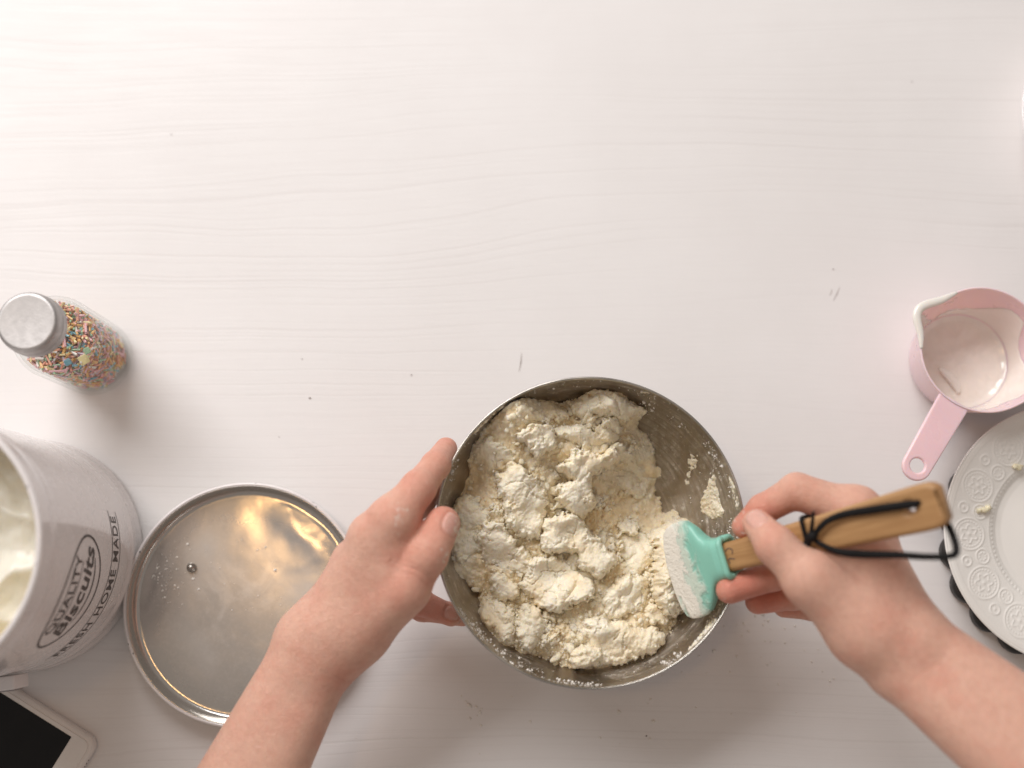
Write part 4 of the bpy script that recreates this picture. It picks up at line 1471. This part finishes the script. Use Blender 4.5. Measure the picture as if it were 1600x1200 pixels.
# ------------------------------------------------------------------ pink measuring cup
def build_cup():
    top = .052
    c = P(1538, 546, top); c = Vector((c.x, c.y, 0))
    root = empty('measuring_cup', c, 'pink plastic measuring cup with flat handle, streaked with cream inside', 'measuring cup')
    Rt, Rb, t = .0440, .0350, .0014
    hd = math.atan2(P(1420, 752, top).y - c.y, P(1420, 752, top).x - c.x)
    def wob(a, r, z):
        g = 0
        for s in (hd - math.pi / 2, hd + math.pi / 2):
            d = (a - s + math.pi) % (2 * math.pi) - math.pi
            g = g + np.exp(-(d / .24) ** 2)
        return g * .0085 * np.clip((z - .018) / (top - .018), 0, 1) ** 1.6 * (r > .01)
    def rad(z): return Rb + (Rt - Rb) * (z / top) ** .8
    zs = np.linspace(.006, top, 26)
    inner = [(.00003, .0026), (Rb - .006, .0026), (Rb - .0028, .0034), (Rb - .0008, .0062)] + [(rad(z) - t, z) for z in zs[1:]]
    outer = [(rad(z), z) for z in zs[::-1]] + [(Rb - .001, .002), (Rb - .003, .0006), (.00003, .0006)]
    mid = [(Rt - t * .5, top + .0007)]
    lathe('cup', inner + mid + outer, MT['pink'], root, 160, wob=wob)
    # handle
    L0, L1, w0, w1 = .0415, .1045, .0112, .0100
    pts = [(L0, w0)] + [(L1 - w1 + w1 * math.sin(k), w1 * math.cos(k)) for k in np.linspace(0, math.pi, 17)] + [(L0, -w0)]
    hole = [(L1 - .0105 + .0050 * math.cos(k), .0050 * math.sin(k)) for k in np.linspace(0, 6.2832, 25)[:-1]]
    M = Matrix.Translation((0, 0, top - .0022)) @ Matrix.Rotation(hd, 4, 'Z')
    flat_shape('handle', [pts, hole], .0038, .0012, MT['pink'], root, M)
    # cream film: follows the inside, ragged upper edge
    na, nz = 220, 60
    A, S = np.meshgrid(np.linspace(0, 2 * np.pi, na), np.linspace(0, 1, nz), indexing='ij')
    ca, sa = np.cos(A), np.sin(A)
    rag = fbm(ca * 1.4 + 3, sa * 1.4 + 1, o=4, s=400)
    back = np.cos(A - R(95))
    hi = .026 + .014 * rag - .004 * back + .006 * np.cos(A - R(-30))
    spout = np.exp(-(((A - (hd - math.pi / 2)) + np.pi) % (2 * np.pi) - np.pi) ** 2 / .10)
    hi = np.clip(hi + .04 * spout, .008, top + .0002)
    # S in [0,.45] floor, rest wall
    fr = np.clip(S / .45, 0, 1)
    wz = .0062 + np.clip((S - .45) / .55, 0, 1) * (hi - .0062)
    pool = .0042 + .0006 * fbm(fr * ca * 4, fr * sa * 4, o=3, s=410)
    rfl = fr * (Rb - .0014)
    rw = rad(wz) - t + wob(A, np.full_like(A, .03), wz)
    wall = S > .45
    th_ = .0005 * np.clip((1 - S) / .03, 0, 1)
    r = np.where(wall, rw - th_ - .0001, rfl)
    z = np.where(wall, wz, np.where(fr > .9, pool + (wz - pool) * (fr - .9) / .1, pool))
    o = grid_mesh('cream', c.x + r * ca, c.y + r * sa, z, np.ones(A.shape, bool), MT['milk'])
    tag(o, 'thin film of cream clinging to the inside of the pink cup', 'cream')
    # thick cream on the pouring lip
    s0 = hd - math.pi / 2
    aa = s0 + np.linspace(-.62, .55, 40)
    pts = []
    for k in aa:
        z_ = np.array([top]); rr = float(rad(top) + wob(np.array([k]), np.array([.03]), z_)[0]) - .0008
        pts.append((c.x + rr * math.cos(k), c.y + rr * math.sin(k), top + .0004))
    o = tube('cream_drip', pts, .0030 * np.sin(np.linspace(.12, 3.0, 40)) ** .7 + .0002, MT['milk2'], None, 12, .6)
    tag(o, 'thick white cream drip coating the pouring lip of the pink cup', 'cream')
    # a blob left on the floor of the cup
    pts = [P(1468, 575, .008), P(1480, 585, .007), P(1493, 600, .006), P(1498, 614, .006)]
    o = tube('cream_drip', pts, [.0012, .0030, .0034, .0012], MT['milk2'], None, 12, .6, 24)
    tag(o, 'short thick ridge of cream on the floor of the pink cup', 'cream')
    pts = [P(1535, 640 - 18, .012), P(1562, 612, .010), P(1580, 590, .010), P(1586, 570, .010)]


build_cup()


# ------------------------------------------------------------------ plate on a black scalloped tray
def build_plate():
    top = .030
    c = P(1681, 834, top); c = Vector((c.x, c.y, 0))
    n, ro = 20, .0885
    lp = []
    for k in range(n):
        a0 = 2 * math.pi * (k + .35) / n
        cr = .0132; rc = ro - cr
        for t in np.linspace(-1.45, 1.45, 11):
            lp.append((rc * math.cos(a0) + cr * math.cos(a0 + t), rc * math.sin(a0) + cr * math.sin(a0 + t)))
    o = flat_shape('scalloped_tray', [lp], .011, .0035, MT['tray'], None, Matrix.Translation((0, 0, .0057)), 4)
    o.location = c + Vector((.0025, -.0038, 0))
    tag(o, 'black tray with scalloped edge showing from under the white plate', 'tray')
    root = empty('plate', c + Vector((0, 0, .0115)), 'cream china plate with embossed lace border on the black tray', 'plate')
    RP = .0892
    nr, na = 150, 900
    r, a = np.meshgrid(np.linspace(.0006, RP, nr), np.linspace(0, 2 * np.pi, na, endpoint=False), indexing='ij')
    def zf(r):
        return np.interp(r, [0, .046, .050, .056, .070, .084, .0875, .0892], [.0045, .0045, .0052, .0090, .0132, .0172, .0183, .0181])
    z = zf(r)
    N = 13
    # embossing
    la = ((a * N / (2 * np.pi)) % 1 - .5) * (2 * np.pi / N)
    u, v = r * np.sin(la) * 1.15, (r * np.cos(la) - .0715) * 1.08
    d = np.hypot(u, v)
    g = lambda x, s: np.exp(-(x / s) ** 2)
    th = np.arctan2(v, u)
    e = 0
    e = e + g(d - .0125, .0007) * .9
    e = e + g(d - .0100, .0006) * (.5 + .5 * np.cos(th * 26))
    e = e + g(d - .0058 - .0014 * np.cos(th * 6), .0007) * .9
    e = e + g(d, .0014) * 1.0
    la2 = ((a * N / (2 * np.pi) + .5) % 1 - .5) * (2 * np.pi / N)
    u2, v2 = r * np.sin(la2), r * np.cos(la2) - .0640
    d2 = np.hypot(u2, v2); t2 = np.arctan2(v2, u2)
    e = e + (g(d2 - .0050, .0006) + g(d2 - .0026, .0006) * (.5 + .5 * np.cos(t2 * 8)) + g(np.hypot(u2, v2 - .013) - .0035, .0006) + g(np.hypot(u2, v2 - .013), .0009)) * (d > .0135)
    e = e + g(r - .0535, .0008) * (.5 + .5 * np.cos(a * 110)) + g(r - .0560, .0005) * .6 + g(r - .0855, .0006) * .5
    fil = .35 * np.clip(np.cos(u * 2600) * np.cos(v * 2600), 0, 1) * (d > .0135) * (d2 > .006) * (r > .057) * (r < .084)
    z = z + .00048 * (e + fil)
    X, Y = r * np.cos(a), r * np.sin(a)
    V = np.stack([X, Y, z], -1).reshape(-1, 3)
    i, j = np.meshgrid(np.arange(nr - 1), np.arange(na), indexing='ij'); j2 = (j + 1) % na
    q = np.stack([i * na + j, (i + 1) * na + j, (i + 1) * na + j2, i * na + j2], -1).reshape(-1, 4)
    mesh_np('embossed_face', V, q, mat=MT['china'], parent=root)
    rimp = [(RP - .0008, .0178), (RP + .0006, .0190), (RP + .0014, .0180), (RP + .0008, .0165), (.078, .0118), (.058, .0058), (.048, .0020), (.046, .0003), (.043, .0003), (.042, .0018), (.00003, .0018)]
    lathe('underside', rimp, MT['china'], root, 160)
    zz = .0115
    for px, py, pts, lab in ((0, 0, [(1586, 727), (1592, 729), (1602, 727)], 'pale butter curl at the inner edge of the plate border'),
                             (0, 0, [(1527, 797), (1536, 797), (1546, 795), (1551, 788)], 'crooked butter smear across the lace border of the plate')):
        p3 = []
        for x, y in pts:
            p = P(x, y, .026); rr = math.hypot(p.x - c.x, p.y - c.y)
            p3.append((p.x, p.y, zz + float(zf(np.array(rr))) + .0012))
        o = tube('butter_smear', p3, [.0012, .0020, .0017, .0021, .0010], MT['butter'], None, 10, .7, 24)
        v = np.array([q.co[:] for q in o.data.vertices]); v += .0008 * np.column_stack([fbm(v[:, 0] * 500, v[:, 1] * 500, v[:, 2] * 500, s=k, o=3) for k in (1, 2, 3)])
        o.data.vertices.foreach_set('co', v.astype(np.float32).ravel()); o.data.update()
        tag(o, lab, 'butter')


build_plate()


# ------------------------------------------------------------------ enamel dish at the right edge
def build_dish():
    c = P(1775, 184, .030); c = Vector((c.x, c.y, 0))
    root = empty('enamel_dish', c, 'white enamel dish with chipped rim, only its edge in view', 'dish')
    ro = .0832
    prof = [(.00003, .0030), (.050, .0030), (.058, .0045), (.070, .018), (.0765, .027), (.0800, .0290), (.0805, .0282), (.0775, .026), (.071, .016), (.059, .0022), (.052, .0006), (.00003, .0006)]
    lathe('pan', catmull(prof, 60), MT['enamel'], root, 128)
    a = np.linspace(0, 2 * np.pi, 13)
    lathe('rim', [(ro - .0022 + .0021 * math.cos(k), .0290 + .0017 * math.sin(k)) for k in a], MT['chipped'], root, 128)


build_dish()

# ------------------------------------------------------------------ specks
pos, rad = [], []
for cx, cy, sx, sy, n in ((1190, 965, 60, 45, 70), (735, 1105, 16, 14, 8), (1120, 1010, 90, 50, 40), (1280, 950, 60, 60, 25), (870, 1130, 200, 40, 18), (480, 760, 200, 40, 10)):
    for k in range(n):
        p = P(cx + rng.normal(0, sx), cy + rng.normal(0, sy), 0)
        if math.hypot(p.x - BC.x, p.y - BC.y) > .04 and math.hypot(p.x - LC.x, p.y - LC.y) > .09:
            pos.append((p.x, p.y, .0003)); rad.append(rng.gamma(1.4, .00022) + .00012)
for px, py, r in ((733, 1102, .0013), (750, 1113, .0008), (735, 1122, .0008), (728, 1096, .0006)):
    p = P(px, py, 0); pos.append((p.x, p.y, .0005)); rad.append(r)
tag(blob_field('flour_crumbs', pos, rad, MT['flour']), 'fine flour crumbs scattered on the table round the bowl', 'flour', kind='stuff')
pos, rad = [], []
for px, py, r in ((484, 622, .0010), (472, 561, .0006), (643, 586, .0007), (1302, 421, .0007), (268, 210, .0007), 
                  (1425, 128, .0005), (1010, 1150, .0009), (1420, 1062, .0006), (436, 683, .0005)):
    p = P(px, py, 0); pos.append((p.x, p.y, .0002)); rad.append(r * .62)
tag(blob_field('brown_crumbs', pos, rad, MT['dark']), 'tiny brown crumbs lying far apart on the white table', 'crumbs', kind='stuff')
